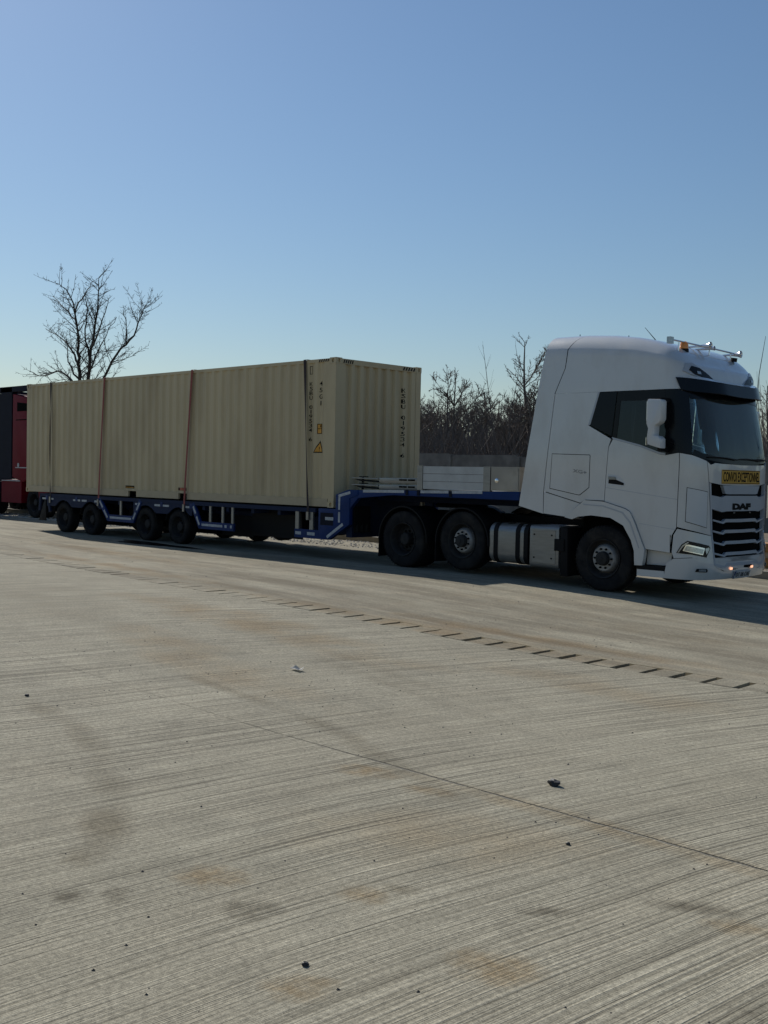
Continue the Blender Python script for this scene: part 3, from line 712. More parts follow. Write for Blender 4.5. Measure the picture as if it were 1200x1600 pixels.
    for a, b in ((.85, 1.9), (2.3, 2.95), (3.02, 3.70)): 
        za = 1.32+(a-.85)*.018; zb2 = 1.32+(b-.85)*.018
        prism(bm, [(a, za), (b, zb2), (b, zb2+.05), (a, za+.05)], *((YN+.007, YN+.010) if s == 0 else (YF-.010, YF-.007)))
    finish('reflective_tape', bm, M['tape'], trl, smooth=0)
    for px in (1.97, 2.25, 3.0):
        boxes('lashing_bracket', [(px-.03, px+.03, *((YN+.0, YN+.011) if s == 0 else (YF-.011, YF)), 1.30, 1.40)], M['navy'], trl, bevel=.002)
    # drop side of the neck: three boards each
    y0, y1 = yy(.03, .07)
    for r in range(3):
        boxes('board', [(2.33, 3.70, y0, y1, 1.425+r*.134+(.004 if r else 0), 1.425+(r+1)*.134-.003)], M['alu_board'], trl, bevel=.006)
    boxes('post', [(2.20, 2.325, *yy(.02, .09), 1.385, 1.838)], M['alu'], trl, bevel=.006)
    boxes('post', [(3.705, 3.85, *yy(.02, .09), 1.415, 1.832)], M['alu'], trl, bevel=.006)
    # stainless tool box
    y0, y1 = yy(.022, .60)
    tb = boxes('tool_box', [(3.87, 4.46, y0, y1, 1.43, 1.83)], M['steel'], trl, bevel=.015)
    bm = B_(); lathe(bm, [(.038, 0), (.038, -.012), (.02, -.02), (.001, -.02)], 16, c=(4.0, YN+.02, 1.60)) if s == 0 else lathe(bm, [(.038, 0), (.038, .012), (.02, .02), (.001, .02)], 16, c=(4.0, YF-.02, 1.60)); k = finish('lock', bm, M['chrome'], tb)
    bm = B_(); box(bm, 3.89, 4.44, *((YN+.014, YN+.020) if s == 0 else (YF-.020, YF-.014)), 1.45, 1.80); finish('lid', bm, M['steel'], tb, bevel=.004)
boxes('neck_deck', [(.55, 4.46, YN+.11, YF-.11, 1.335, 1.36)], M['black'], trl, bevel=0)
boxes('neck_floor_plate', [(2.2, 4.46, YN+.11, YF-.11, 1.40, 1.42)], M['steel'], trl, bevel=.003)
for yb in (.75, 1.57):
    boxes('neck_chassis_beam', [(.3, 4.3, yb, yb+.12, 1.16, 1.333)], M['blue_dusty'], trl, bevel=.006)
boxes('front_bulkhead', [(.30, .46, YN+.12, YF-.12, .45, 1.33)], M['blue_dusty'], trl, bevel=.01)
# hazard board facing forward under the neck, spare wheel carrier ahead of the axles
hb = boxes('hazard_board', [(.52, .54, .05, .48, .55, 1.05)], M['black'], trl, bevel=.003)  # board and stripes darkened: the shade under the neck is in their colours
bm = B_()
for i in range(3): prism(bm, [(.08+i*.13, .56), (.14+i*.13, .56), (.14+i*.13+.0, .72), (.08+i*.13, .66)], .541, .543, 'x')
finish('hazard_board_stripes', bm, M['rim_dark'], trl, smooth=0)
for yy_ in (.45, 1.55):
    w = wheel(trl, 'trailer', -2.15, yy_, .62)
boxes('equipment_box', [(-2.95, -1.35, .40, .44, .30, .93), (-2.95, -2.9, .44, 2.0, .36, .93), (-1.4, -1.35, .44, 2.0, .36, .93)], M['black'], trl, bevel=.02)
bm = B_(); tube(bm, [(1.2, 1.22, 1.15), (1.2, 1.22, .9)], .05, 10); finish('king_pin', bm, M['steel'], trl)
# rear end
boxes('rear_beam', [(-11.42, -11.33, YN+.05, YF-.05, .74, .95)], M['blue_dusty'], trl, bevel=.01)
for y0 in (.05, 2.05):
    tl = boxes('tail_lamp', [(-11.46, -11.425, y0, y0+.34, .76, .88)], M['red_sticker'], trl, bevel=.008)

# folded ramps stacked on the neck
for r, lab in ((0, 'lower of two grey folded metal ramps stacked on the trailer neck'), (1, 'upper of two grey folded metal ramps stacked on the trailer neck')):
    z0 = 1.375+r*.125
    t = thing('folded_ramp', lab, 'ramp', (1.3, .3, z0), 'ramps stacked on the trailer neck')
    bm = B_(); prism(bm, [(1.12, z0+.02), (1.25, z0+.0), (2.12, z0+.012), (2.12, z0+.112), (1.12, z0+.100)], .10, .16); finish('side_plate', bm, M['alu'], t, bevel=.006)
    bm = B_(); prism(bm, [(1.12, z0+.02), (1.25, z0+.0), (2.12, z0+.012), (2.12, z0+.112), (1.12, z0+.100)], .55, .61); finish('side_plate', bm, M['alu'], t, bevel=.006)
    boxes('ramp_plate', [(1.14, 2.10, .162, .548, z0+.03, z0+.07)], M['steel'], t, bevel=.004)
    bm = B_(); prism(bm, [(.42, z0+.070), (1.10, z0+.045), (1.10, z0+.012), (.62, z0+.03)], .11, .18); finish('arm', bm, M['black'], t, bevel=.004)
    bm = B_(); prism(bm, [(.40, z0+.094), (1.11, z0+.092), (1.11, z0+.068), (.40, z0+.078)], .09, .24); finish('arm_plate', bm, M['alu'], t, bevel=.004)
    bm = B_()
    for a in (1.68, 1.78, 1.9, 1.98): box(bm, a-.045, a+.045, .0945, .0985, z0+.055, z0+.085)
    finish('hand_hole', bm, M['seam'], t, smooth=0)
    bm = B_(); tube(bm, [(.66, .13, z0), (.66, .13, z0+.12)], .022, 8); box(bm, .60, .74, .09, .2, z0+.105, z0+.122); finish('pin', bm, M['black'], t)

# ------------------------------------------------------------------ tractor unit: cab skin as a function of girth t and height z
YC = 1.219
CW, CXS, CXF, CN = 1.262, 6.9, 7.68, 4.0
def _curve():
    pts = []
    for i in range(401):
        th = math.pi/2*i/400
        pts.append((CXS+(CXF-CXS)*max(math.cos(th), 0)**(2/CN), CW*max(math.sin(th), 0)**(2/CN)))
    out = [(0.0,)+pts[0]]
    for a, b in zip(pts, pts[1:]): out.append((out[-1][0]+math.hypot(b[0]-a[0], b[1]-a[1]),)+b)
    return out
CUR = _curve(); CT0 = CUR[-1][0]
WT = [(.2, 1.245), (.5, 1.262), (2.0, 1.262), (3.1, 1.225), (3.7, 1.195)]
LT = [(.15, .06), (.25, -.02), (.38, -.05), (.6, -.03), (.9, 0), (1.9, 0), (2.2, .03), (3.1, .25), (3.3, .30), (3.45, .38), (3.7, .58)]
def S0(t, z):
    s = -1 if t < 0 else 1; t = abs(t)
    if t >= CT0: x, d = CXS-(t-CT0), CW
    else:
        lo, hi = 0, 400
        while hi-lo > 1:
            m = (lo+hi)//2
            if CUR[m][0] <= t: lo = m
            else: hi = m
        a, b = CUR[lo], CUR[hi]; f = (t-a[0])/max(b[0]-a[0], 1e-9)
        x = a[1]+(b[1]-a[1])*f; d = a[2]+(b[2]-a[2])*f
    g = max(0, (x-CXS)/(CXF-CXS))
    x -= tab(LT, z)*g; d *= tab(WT, z)/CW
    return Vector((x, YC-s*d, z))
def SN(t, z):
    e = 2e-3
    a = S0(t+e, z)-S0(t-e, z); b = S0(t, z+e)-S0(t, z-e)
    return b.cross(a).normalized()
def tside(x): return CT0+CXS-x
def patch(name, poly, mat, parent, off=0.0, thick=.02, mirror=False, bevel=.004, du=.055, dv=.16, smooth=32, fn=None):
    """a panel of the skin: outline in (t,z), lifted by off, thick metres deep"""
    fn = fn or (lambda t, z, o: S0(t, z)+SN(t, z)*o)
    bm = B_(); bm.faces.new([bm.verts.new((t, z, 0)) for t, z in poly]); bmesh.ops.triangulate(bm, faces=bm.faces[:])
    ts = [p[0] for p in poly]; zs = [p[1] for p in poly]
    def cuts(lo, hi, st, ax):
        k = math.ceil(lo/st)
        while k*st < hi:
            no = (1, 0, 0) if ax == 0 else (0, 1, 0); co = (k*st, 0, 0) if ax == 0 else (0, k*st, 0)
            bmesh.ops.bisect_plane(bm, geom=bm.verts[:]+bm.edges[:]+bm.faces[:], plane_co=co, plane_no=no, dist=1e-5); k += 1
    cuts(max(min(ts), -2.0), min(max(ts), 2.0), du, 0); cuts(min(zs), max(zs), dv, 1)
    bmesh.ops.dissolve_degenerate(bm, dist=1e-5, edges=bm.edges[:])
    top = {}; low = {}
    src = [(tuple(v.index for v in f.verts)) for f in (bm.verts.index_update() or bm.faces)]
    co = [(v.co.x, v.co.y) for v in bm.verts]
    bnd = [(e.verts[0].index, e.verts[1].index) for e in bm.edges if len(e.link_faces) == 1]
    bm.free()
    objs = []
    for m in ((1, -1) if mirror else (1,)):
        b2 = B_()
        A = [b2.verts.new(fn(m*t, z, off)) for t, z in co]; Cc = [b2.verts.new(fn(m*t, z, off-thick)) for t, z in co]
        for f in src:
            b2.faces.new([A[i] for i in f]); b2.faces.new([Cc[i] for i in f[::-1]])
        for i, j in bnd: b2.faces.new((A[i], A[j], Cc[j], Cc[i]))
        bmesh.ops.recalc_face_normals(b2, faces=b2.faces[:])
        objs.append(finish(name, b2, mat, parent, smooth=smooth))
    return objs[0] if not mirror else objs
def sub(o, parent):
    o.parent = parent; o.matrix_parent_inverse = Matrix.Identity(4); return o

trk = thing('tractor_unit', 'white high-roof three-axle truck tractor coupled to the blue trailer', 'truck', (4.6, 1.22, 0))
W_ = M['white']
# dark body shell behind the panel gaps
patch('body_shell', [(3.72, 1.13), (3.32, 1.10), (2.95, 1.36), (2.60, 1.36), (2.18, 1.22), (2.06, 1.06), (1.87, .66), (1.50, .64), (1.2, .30), (.9, .30), (.9, 1.95), (1.35, 2.04), (1.65, 2.02), (2.50, 2.27), (2.93, 2.47), (2.80, 2.99), (3.58, 2.99), (3.73, 1.42)], M['seam'], trk, off=-.022, thick=.015, mirror=True, du=.11)
patch('fairing', [(4.235, 1.20), (3.752, 1.09), (3.760, 1.42), (3.606, 3.0), (3.945, 3.0)], W_, trk, off=.0, thick=.03, mirror=True)
patch('rear_side_panel', [(3.742, 1.452), (3.050, 1.288), (2.958, 1.338), (2.622, 1.335), (2.610, 1.58), (2.576, 2.155), (2.535, 2.275), (2.952, 2.488), (2.800, 2.998), (3.596, 2.998)][::-1], W_, trk, off=.0, mirror=True)
patch('lower_side_panel', [(3.740, 1.438), (3.056, 1.276), (3.318, 1.060), (3.742, 1.096)][::-1], M['white'], trk, off=.0, mirror=True)
lk = patch('locker_seal', [(3.607, 2.052), (2.90, 2.036), (2.888, 2.02), (2.893, 1.525), (3.058, 1.405), (3.085, 1.403), (3.636, 1.494)], M['seam'], trk, off=.0012, thick=.004, mirror=True)
patch('locker_door', [(3.599, 2.043), (2.905, 2.027), (2.897, 2.018), (2.902, 1.530), (3.064, 1.415), (3.088, 1.413), (3.626, 1.503)], W_, trk, off=.003, thick=.004, mirror=True)
# door
doorpoly = [(2.500, 2.270), (2.028, 2.155), (1.70, 2.045), (1.60, 2.03), (1.386, 2.066), (1.404, .98), (1.470, .86), (1.497, .612), (1.885, .642), (2.069, 1.045), (2.160, 1.190), (2.25, 1.235), (2.612, 1.325), (2.600, 1.58), (2.566, 2.150)]
doors = patch('door', doorpoly, W_, trk, off=.0, mirror=True)
patch('door_crease', [(2.600, 1.540), (1.396, 1.395), (1.396, 1.387), (2.600, 1.531)], M['grey_paint'], trk, off=.0012, thick=.003, mirror=True)
patch('door_crease', [(2.00, 1.02), (1.410, .955), (1.410, .948), (2.00, 1.012)], M['grey_paint'], trk, off=.0012, thick=.003, mirror=True)
for i, d in enumerate(doors):
    m = 1 if i == 0 else -1
    for nm, poly, mt, of in (('handle_recess', [(2.560, 1.735), (2.45, 1.735), (2.37, 1.715), (2.262, 1.60), (2.262, 1.575), (2.31, 1.545), (2.568, 1.562)], M['white_plain'], .003), ('handle_cup', [(2.545, 1.66), (2.42, 1.66), (2.28, 1.61), (2.28, 1.575), (2.45, 1.59), (2.55, 1.60)], M['black'], .005), ('handle', [(2.545, 1.705), (2.43, 1.70), (2.415, 1.665), (2.545, 1.665)], M['alu'], .02)):
        sub(patch(nm, [(m*t, z) for t, z in poly][::m], mt, trk, off=of, thick=.008), d)
# windows and black pillars
patch('quarter_window', [(2.785, 2.990), (2.468, 2.990), (2.530, 2.318), (2.925, 2.495)], M['dark_glass'], trk, off=-.004, thick=.008, mirror=True)
patch('quarter_window_trim', [(2.800, 2.998), (2.770, 2.998), (2.915, 2.500), (2.952, 2.488)], M['grey_paint'], trk, off=.003, thick=.01, mirror=True)
patch('window_frame', [(2.452, 2.998), (1.60, 2.998), (1.60, 2.84), (2.400, 2.85)], M['black_gloss'], trk, off=-.002, thick=.012, mirror=True)
patch('window_frame', [(2.452, 2.995), (2.395, 2.85), (2.440, 2.285), (2.515, 2.305)], M['black_gloss'], trk, off=-.003, thick=.012, mirror=True)
patch('door_window', [(2.402, 2.852), (1.60, 2.842), (1.60, 2.045), (1.70, 2.05), (2.028, 2.16), (2.445, 2.268)], M['tinted'], trk, off=-.008, thick=.005, mirror=True)
patch('window_trim', [(2.520, 2.305), (2.500, 2.272), (2.028, 2.158), (1.70, 2.049), (1.60, 2.034), (1.60, 2.062), (1.70, 2.075), (2.028, 2.186)], M['grey_paint'], trk, off=.004, thick=.012, mirror=True)
patch('pillar', [(1.598, 3.0), (1.14, 2.995), (1.20, 2.045), (1.386, 2.070), (1.598, 2.036)], M['black_gloss'], trk, off=-.003, thick=.03, mirror=True)
n_ = 18
wt = [(1.158-2.316*i/n_, 2.955+.03*math.sin(math.pi*i/n_)) for i in range(n_+1)]
wb = [(-1.198+2.396*i/n_, 2.045-.13*math.sin(math.pi*i/n_)**.55) for i in range(n_+1)]
patch('windscreen', wt+wb, M['windscreen'], trk, off=-.008, thick=.006, du=.11, dv=.3)
patch('windscreen_band', [(a, b) for a, b in wb][::-1]+[(a*.97, b+.075) for a, b in wb], M['black_gloss'], trk, off=-.002, thick=.004)
patch('windscreen_band', [(a, b) for a, b in wt][::-1]+[(a*.97, b-.10) for a, b in wt], M['black_gloss'], trk, off=-.002, thick=.004)
# corner panels, head lamp panels, bumper
patch('corner_panel', [(1.376, 2.064), (1.20, 2.035), (.965, 1.955), (.920, 1.640), (.896, 1.385), (.838, .872), (1.394, .992)], W_, trk, off=.0, mirror=True)
patch('corner_inset_seam', [(1.270, 1.571), (.932, 1.512), (.937, .981), (1.280, 1.070)], M['rim_dark'], trk, off=.003, thick=.005, mirror=True)
patch('corner_inset', [(1.262, 1.562), (.940, 1.505), (.945, .990), (1.272, 1.078)], M['white_plain'], trk, off=.007, thick=.012, mirror=True)
patch('corner_gap', [(1.404, .975), (1.378, .975), (1.466, .86), (1.47, .62), (1.497, .62), (1.494, .87)], M['seam'], trk, off=.0, thick=.03, mirror=True)
patch('lamp_panel', [(1.385, .965), (.836, .862), (.800, .80), (.796, .60), (.836, .482), (1.20, .556), (1.440, .535), (1.468, .620), (1.440, .87)], W_, trk, off=.004, mirror=True)
hl = patch('headlight', [(1.402, .614), (1.328, .738), (1.245, .797), (.907, .727), (.882, .690), (.966, .557), (1.20, .600)], M['black_gloss'], trk, off=.010, thick=.012, mirror=True)
for i, h in enumerate(hl):
    m = 1 if i == 0 else -1
    for nm, poly, mt, of in (('lamp_frame', [(1.312, .650), (1.266, .740), (1.23, .742), (.99, .690), (1.03, .592)], M['chrome'], .016), ('lamp_lens', [(1.295, .655), (1.258, .725), (1.008, .672), (1.036, .606)], M['lens'], .020), ('lamp_lens', [(.985, .685), (.915, .700), (.905, .680), (.965, .600)], M['lens'], .016)):
        sub(patch(nm, [(m*t, z) for t, z in poly][::m], mt, trk, off=of, thick=.006), h)
    sub(patch('day_lamp', [(m*t, z) for t, z in [(1.385, .617), (1.318, .726), (1.24, .782), (1.225, .770), (1.305, .712), (1.365, .622)]][::m], M['lens'], trk, off=.015, thick=.005), h)
bump = [(1.590, .235), (1.545, .455), (1.447, .527), (1.20, .548), (.84, .474), (.76, .400), (.56, .352), (.33, .338)]
patch('bumper', bump+[(-t, z) for t, z in bump[::-1]]+[(-.4, .222), (.4, .222)], W_, trk, off=.006, thick=.03, du=.07)
fl = patch('fog_lamp', [(1.150, .352), (1.130, .395), (.972, .393), (.955, .372), (.962, .344)], M['black_gloss'], trk, off=.014, thick=.012, mirror=True)
for i, h in enumerate(fl):
    m = 1 if i == 0 else -1
    sub(patch('lamp_lens', [(m*t, z) for t, z in [(1.105, .360), (1.10, .386), (.99, .385), (.985, .356)]][::m], M['lens'], trk, off=.018, thick=.006), h)
# panel under the windscreen with the amber convoy sign
up = [(.955, 1.948), (.90, 1.905), (.84, 1.912), (.80, 1.930), (.60, 1.922), (0, 1.912)]
patch('front_panel', up+[(-t, z) for t, z in up[-2::-1]]+[(-.912, 1.648), (-.60, 1.612), (0, 1.602), (.60, 1.612), (.912, 1.648)], W_, trk, off=.004, thick=.025)
sg = patch('convoy_sign', [(.628, 1.838), (-.60, 1.838), (-.60, 1.632), (.628, 1.632)], M['yellow_sign'], trk, off=.014, thick=.008)
def on_front(off, cz, ct=.0, sh=0): return lambda u, v: S0(ct-u, cz+v)+SN(ct-u, cz+v)*off
bm = text_mesh('CONVOI EXCEPTIONNEL', 1.17, .150, on_front(.0165, 1.735, .014), bold=.02); sub(finish('lettering', bm, M['letter'], trk, smooth=0), sg)
for poly in ([(.620, 1.832), (-.592, 1.832), (-.592, 1.824), (.620, 1.824)], [(.620, 1.646), (-.592, 1.646), (-.592, 1.638), (.620, 1.638)]): sub(patch('sign_border', poly, M['letter'], trk, off=.0165, thick=.002), sg)
# grille
patch('grille_backing', [(.90, 1.64), (-.90, 1.64), (-.83, .45), (-.60, .36), (.60, .36), (.83, .45)], M['seam'], trk, off=-.05, thick=.01, du=.11)
patch('grille_frame', [(.912, 1.640), (.880, 1.632), (.845, 1.20), (.815, .80), (.790, .470), (.62, .415), (.62, .388), (.815, .440), (.838, .80), (.872, 1.20)], M['grey_paint'], trk, off=.010, thick=.05, mirror=True)
patch('grille_upper_bar', [(.60, 1.605), (-.60, 1.605), (-.52, 1.485), (-.45, 1.478), (.45, 1.478), (.52, 1.485)], M['grey_paint'], trk, off=.014, thick=.05)
gp = patch('grille_panel', [(.872, 1.462), (.62, 1.432), (.55, 1.442), (.52, 1.455), (-.52, 1.455), (-.55, 1.442), (-.62, 1.432), (-.872, 1.462), (-.850, 1.262), (-.60, 1.215), (-.46, 1.225), (.46, 1.225), (.60, 1.215), (.850, 1.262)], M['grey_paint'], trk, off=.010, thick=.05)
bm = text_mesh('DAF', .60, .098, on_front(.0135, 1.338-.045, 0.0), bold=.085); sub(finish('lettering', bm, M['letter'], trk, smooth=0), gp)
for z in (1.092, .932, .768, .604, .444):
    f = .815-(1.092-z)*.05
    pl = [(f, z+.018), (.56, z-.022), (.49, z+.018), (0, z+.014)]
    pb = [(f, z-.006), (.55, z-.052), (.48, z-.030), (0, z-.034)]
    patch('grille_slat', pl+[(-t, q) for t, q in pl[-2::-1]]+[(-t, q) for t, q in pb]+pb[-2::-1], M['grey_paint'], trk, off=.008, thick=.045)
for t in (.26, -.26):
    p = S0(t, 1.20)+SN(t, 1.2)*.012; bm = B_(); box(bm, p.x-.01, p.x+.012, p.y-.03, p.y+.03, 1.192, 1.210); finish('grille_clip', bm, M['chrome'], trk, bevel=.003)
patch('plate_recess', [(.75, .415), (-.75, .415), (-.58, .345), (.58, .345)], M['seam'], trk, off=.004, thick=.02)
pl = patch('licence_plate', [(.262, .335), (-.262, .335), (-.262, .232), (.262, .232)], M['tape'], trk, off=.030, thick=.012)
bm = text_mesh('DT 08 CAE', .44, .062, on_front(.0325, .283, -.012), bold=.015); sub(finish('lettering', bm, M['letter'], trk, smooth=0), pl)
sub(patch('plate_band', [(.262, .334), (.222, .334), (.222, .233), (.262, .233)], M['blue'], trk, off=.0315, thick=.002), pl)
for t in (.375, -.30):
    patch('marker_lamp', [(t+.03, .392), (t-.03, .392), (t-.03, .366), (t+.03, .366)], M['marker_lit'], trk, off=.022, thick=.012)
# far corner chrome deflector
bm = B_(); pts = [S0(-1.05, z)+SN(-1.05, z)*.045 for z in (1.10, 1.25, 1.40, 1.55, 1.62)]; tube(bm, pts, .016, 8); finish('corner_trim', bm, M['chrome'], trk)
# arch flare, sill, steps
patch('wheel_arch', [(3.318, 1.052), (2.958, 1.332), (2.612, 1.320), (2.25, 1.228), (2.160, 1.185), (2.085, 1.060), (1.887, .630), (1.90, .50), (1.925, .395), (2.050, .392), (2.060, .60), (2.119, .762), (2.258, .972), (2.484, 1.078), (2.828, 1.102), (3.061, 1.073), (3.178, 1.026)], W_, trk, off=.028, thick=.09, mirror=True)
patch('arch_lip', [(2.98, 1.275), (2.62, 1.262), (2.27, 1.175), (2.13, 1.03), (1.97, .65), (1.985, .645), (2.15, 1.015), (2.285, 1.155), (2.625, 1.243), (2.965, 1.255)], M['grey_paint'], trk, off=.031, thick=.006, mirror=True)
patch('sill_panel', [(1.90, .625), (1.505, .600), (1.530, .405), (1.915, .400)], M['white'], trk, off=-.10, thick=.02, mirror=True)
for s in (0, 1):
    y0, y1 = (-.035, .22) if s == 0 else (2.215, 2.473)
    boxes('step', [(6.67, 7.16, y0, y1, .335, .395)], M['black'], trk, bevel=.012)
    boxes('step_skirt', [(6.68, 7.13, y0, y0+.03, .235, .333) if s == 0 else (6.68, 7.13, y1-.03, y1, .235, .333)], W_, trk, bevel=.01)
    boxes('wheel_housing', [(5.42, 6.78, .42, .46, .45, 1.1) if s == 0 else (5.42, 6.78, 1.98, 2.02, .45, 1.1), (5.45, 6.75, .0, .42, 1.09, 1.12) if s == 0 else (5.45, 6.75, 2.02, 2.43, 1.09, 1.12)], M['seam'], trk, bevel=0)
bm = text_mesh('XG+', .26, .055, lambda u, v: S0(3.073-u, 1.772+v-u*.12)+SN(3.073-u, 1.772+v)*.005, bold=.03); finish('lettering', bm, M['rim_silver'], trk, smooth=0)
# roof: walls from z=3 to a shoulder line, then a rounded top
ZSH = [(4.6, 3.70), (5.2, 3.69), (5.64, 3.66), (6.48, 3.59), (6.94, 3.50), (7.2, 3.40), (7.45, 3.32)]
ZCT = [(4.6, 3.955), (5.5, 3.94), (6.0, 3.90), (6.4, 3.84), (6.7, 3.77), (7.0, 3.665), (7.2, 3.56), (7.4, 3.38)]
LAM = [1, .985, .97, .95, .925, .89, .85, .79, .7, .55, .36, .18, .0]
def roof_grid(xr_wall, xr_top, tmax_fn):
    """rows of rings; each ring runs near rear -> front -> far rear"""
    rings = []
    tf = [1.80*i/22 for i in range(23)]
    NW = 7
    for j in range(NW+1):
        ring = []
        for sgn in (1, -1):
            half = []
            for t in tf: half.append(t)
            xs0 = CXS
            zrep = 3.0+(3.68-3.0)*j/NW; xr = tmax_fn('wall', zrep)
            for q in range(1, 15): half.append(tside(xs0+(xr-xs0)*q/14))
            pts = []
            for t in half:
                xx = S0(t, 3.0).x; zs = tab(ZSH, S0(t, 3.4).x); pts.append(S0(sgn*t, 3.0+(zs-3.0)*j/NW))
            ring.append(pts)
        rings.append(ring[0][::-1]+ring[1][1:])
    base = rings[-1]
    nh = len(base)//2
    XM = 6.2
    for lam in LAM[1:]:
        xr = tmax_fn('top', lam); ring = []
        for i, p in enumerate(base):
            fx = p.x
            if fx < CXS:
                q = (CXS-fx)/(CXS-base[0].x); fx = CXS+(xr-CXS)*q
            x2 = XM+(fx-XM)*lam if fx > XM else fx
            zs = p.z; zc = tab(ZCT, x2)
            w = 1-lam**11
            ring.append(Vector((x2, YC+(p.y-YC)*lam, zs+(zc-zs)*w if zc > zs else zs-(zs-zc)*w)))
        rings.append(ring)
    return rings
def grid_obj(name, rings, mat, parent, smooth=38, thick=.02):
    bm = B_(); V = [[bm.verts.new(p) for p in r] for r in rings]
    for A, C in zip(V, V[1:]):
        for i in range(len(A)-1):
            try: bm.faces.new((A[i], A[i+1], C[i+1], C[i]))
            except ValueError: pass
    bmesh.ops.remove_doubles(bm, verts=bm.verts[:], dist=1e-4); bmesh.ops.dissolve_degenerate(bm, dist=1e-4, edges=bm.edges[:])
    bmesh.ops.recalc_face_normals(bm, faces=bm.faces[:])
    return finish(name, bm, mat, parent, smooth=smooth)
def seam_x(part, v):
    return tab([(3.0, 5.105), (3.4, 5.28), (3.68, 5.31)], v) if part == 'wall' else tab([(0, 5.72), (.62, 5.70), (.8, 5.55), (1.0, 5.31)], v)
grid_obj('roof', roof_grid(0, 0, seam_x), W_, trk)
def spoiler_rings():
    out = []
    for j in range(8):
        z = 3.0+.69*j/7; xa = seam_x('wall', z)-.014; xb = tab([(3.0, 4.757), (3.45, 4.83), (3.69, 4.885)], z)
        near = [S0(tside(xa+(xb-xa)*q/6), z) for q in range(7)]
        far = [S0(-tside(xa+(xb-xa)*q/6), z) for q in range(7)]
        out.append((near, far))
    nb, fb = out[-1]
    top = []
    for lam in LAM[1:]:
        xa = seam_x('top', lam)-.014; xb = tab([(0, 4.94), (.8, 4.93), (1, 4.885)], lam)
        row = []
        for q in range(7):
            xx = xa+(xb-xa)*q/6; zs = tab(ZSH, xx); zc = tab(ZCT, xx); w = 1-lam**11
            row.append((xx, zs+(zc-zs)*w, lam))
        top.append(row)
    hw = tab(WT, 3.69)
    near = [r[0] for r in out]+[[Vector((a, YC-hw*l, z)) for a, z, l in row] for row in top]
    far = [r[1] for r in out]+[[Vector((a, YC+hw*l, z)) for a, z, l in row] for row in top]
    return near+far[::-1][1:]
grid_obj('roof_spoiler', spoiler_rings(), W_, trk)
def seam_band():
    rows = []
    for j in range(8):
        z = 3.0+.69*j/7; rows.append([[S0(sg*tside(seam_x('wall', z)+dx), z)-SN(sg*tside(seam_x('wall', z)+dx), z)*.012 for dx in (.05, -.06)] for sg in (1, -1)])
    hw = tab(WT, 3.69)-.012
    for lam in LAM[1:]:
        r = []
        for sg in (1, -1):
            q = []
            for dx in (.05, -.06):
                xx = seam_x('top', lam)+dx; zs = tab(ZSH, xx); zc = tab(ZCT, xx); q.append(Vector((xx, YC-sg*hw*lam, zs+(zc-zs)*(1-lam**11)-.014)))
            r.append(q)
        rows.append(r)
    return [r[0] for r in rows]+[r[1] for r in rows][::-1][1:]
grid_obj('roof_seam', seam_band(), M['seam'], trk)
# back wall, floor, headliner and what can be seen inside
boxes('cab_back_wall', [(4.99, 5.05, .06, 2.38, 1.1, 3.0)], M['curtain'], trk, bevel=.01)
boxes('spoiler_back_plate', [(5.30, 5.32, .16, 2.28, 3.0, 3.66)], M['seam'], trk, bevel=0)
boxes('cab_floor', [(5.06, 7.3, .03, 2.40, 1.16, 1.22)], M['interior'], trk, bevel=0)
boxes('headliner', [(5.06, 7.28, .06, 2.38, 2.972, 2.985)], M['curtain'], trk, bevel=0)
boxes('bunk', [(5.06, 5.72, .08, 2.36, 1.5, 1.9)], M['curtain'], trk, bevel=.04)
boxes('dashboard', [(7.02, 7.42, .12, 2.32, 1.4, 2.00)], M['interior'], trk, bevel=.05)
for yc in (.62, 1.82):
    st = boxes('seat', [(5.95, 6.45, yc-.26, yc+.26, 1.55, 1.72)], M['seat'], trk, bevel=.05)
    bm = B_(); prism(bm, [(5.98, 1.7), (6.12, 1.7), (6.0, 2.36), (5.86, 2.36)], yc-.25, yc+.25); sub(finish('seat_back', bm, M['seat'], trk, bevel=.04), st)
    bm = B_(); prism(bm, [(5.90, 2.38), (6.0, 2.38), (5.98, 2.60), (5.88, 2.60)], yc-.15, yc+.15); sub(finish('head_rest', bm, M['seat'], trk, bevel=.04), st)
bm = B_()
pts = [Vector((6.86, 1.82, 1.98))+Vector((math.sin(a)*.12, math.cos(a)*.23, math.sin(a)*.19)) for a in [2*math.pi*k/28 for k in range(29)]]
tube(bm, pts, .016, 8, cap=False); tube(bm, [(6.86, 1.62, 1.98), (6.86, 2.02, 1.98)], .014, 6); tube(bm, [(6.86, 1.82, 1.98), (7.1, 1.82, 1.8)], .03, 8); finish('steering_wheel', bm, M['interior'], trk)
# wipers
for a, b in (((.95, 2.01), (.20, 1.985)), ((.12, 2.0), (-.62, 1.985)), ((-.30, 2.0), (-.92, 1.995))):
    bm = B_(); pts = [S0(a[0]+(b[0]-a[0])*k/8, a[1]+(b[1]-a[1])*k/8+.012*math.sin(math.pi*k/8))+SN(a[0]+(b[0]-a[0])*k/8, 2.0)*.022 for k in range(9)]; tube(bm, pts, .010, 6); finish('wiper', bm, M['black'], trk)
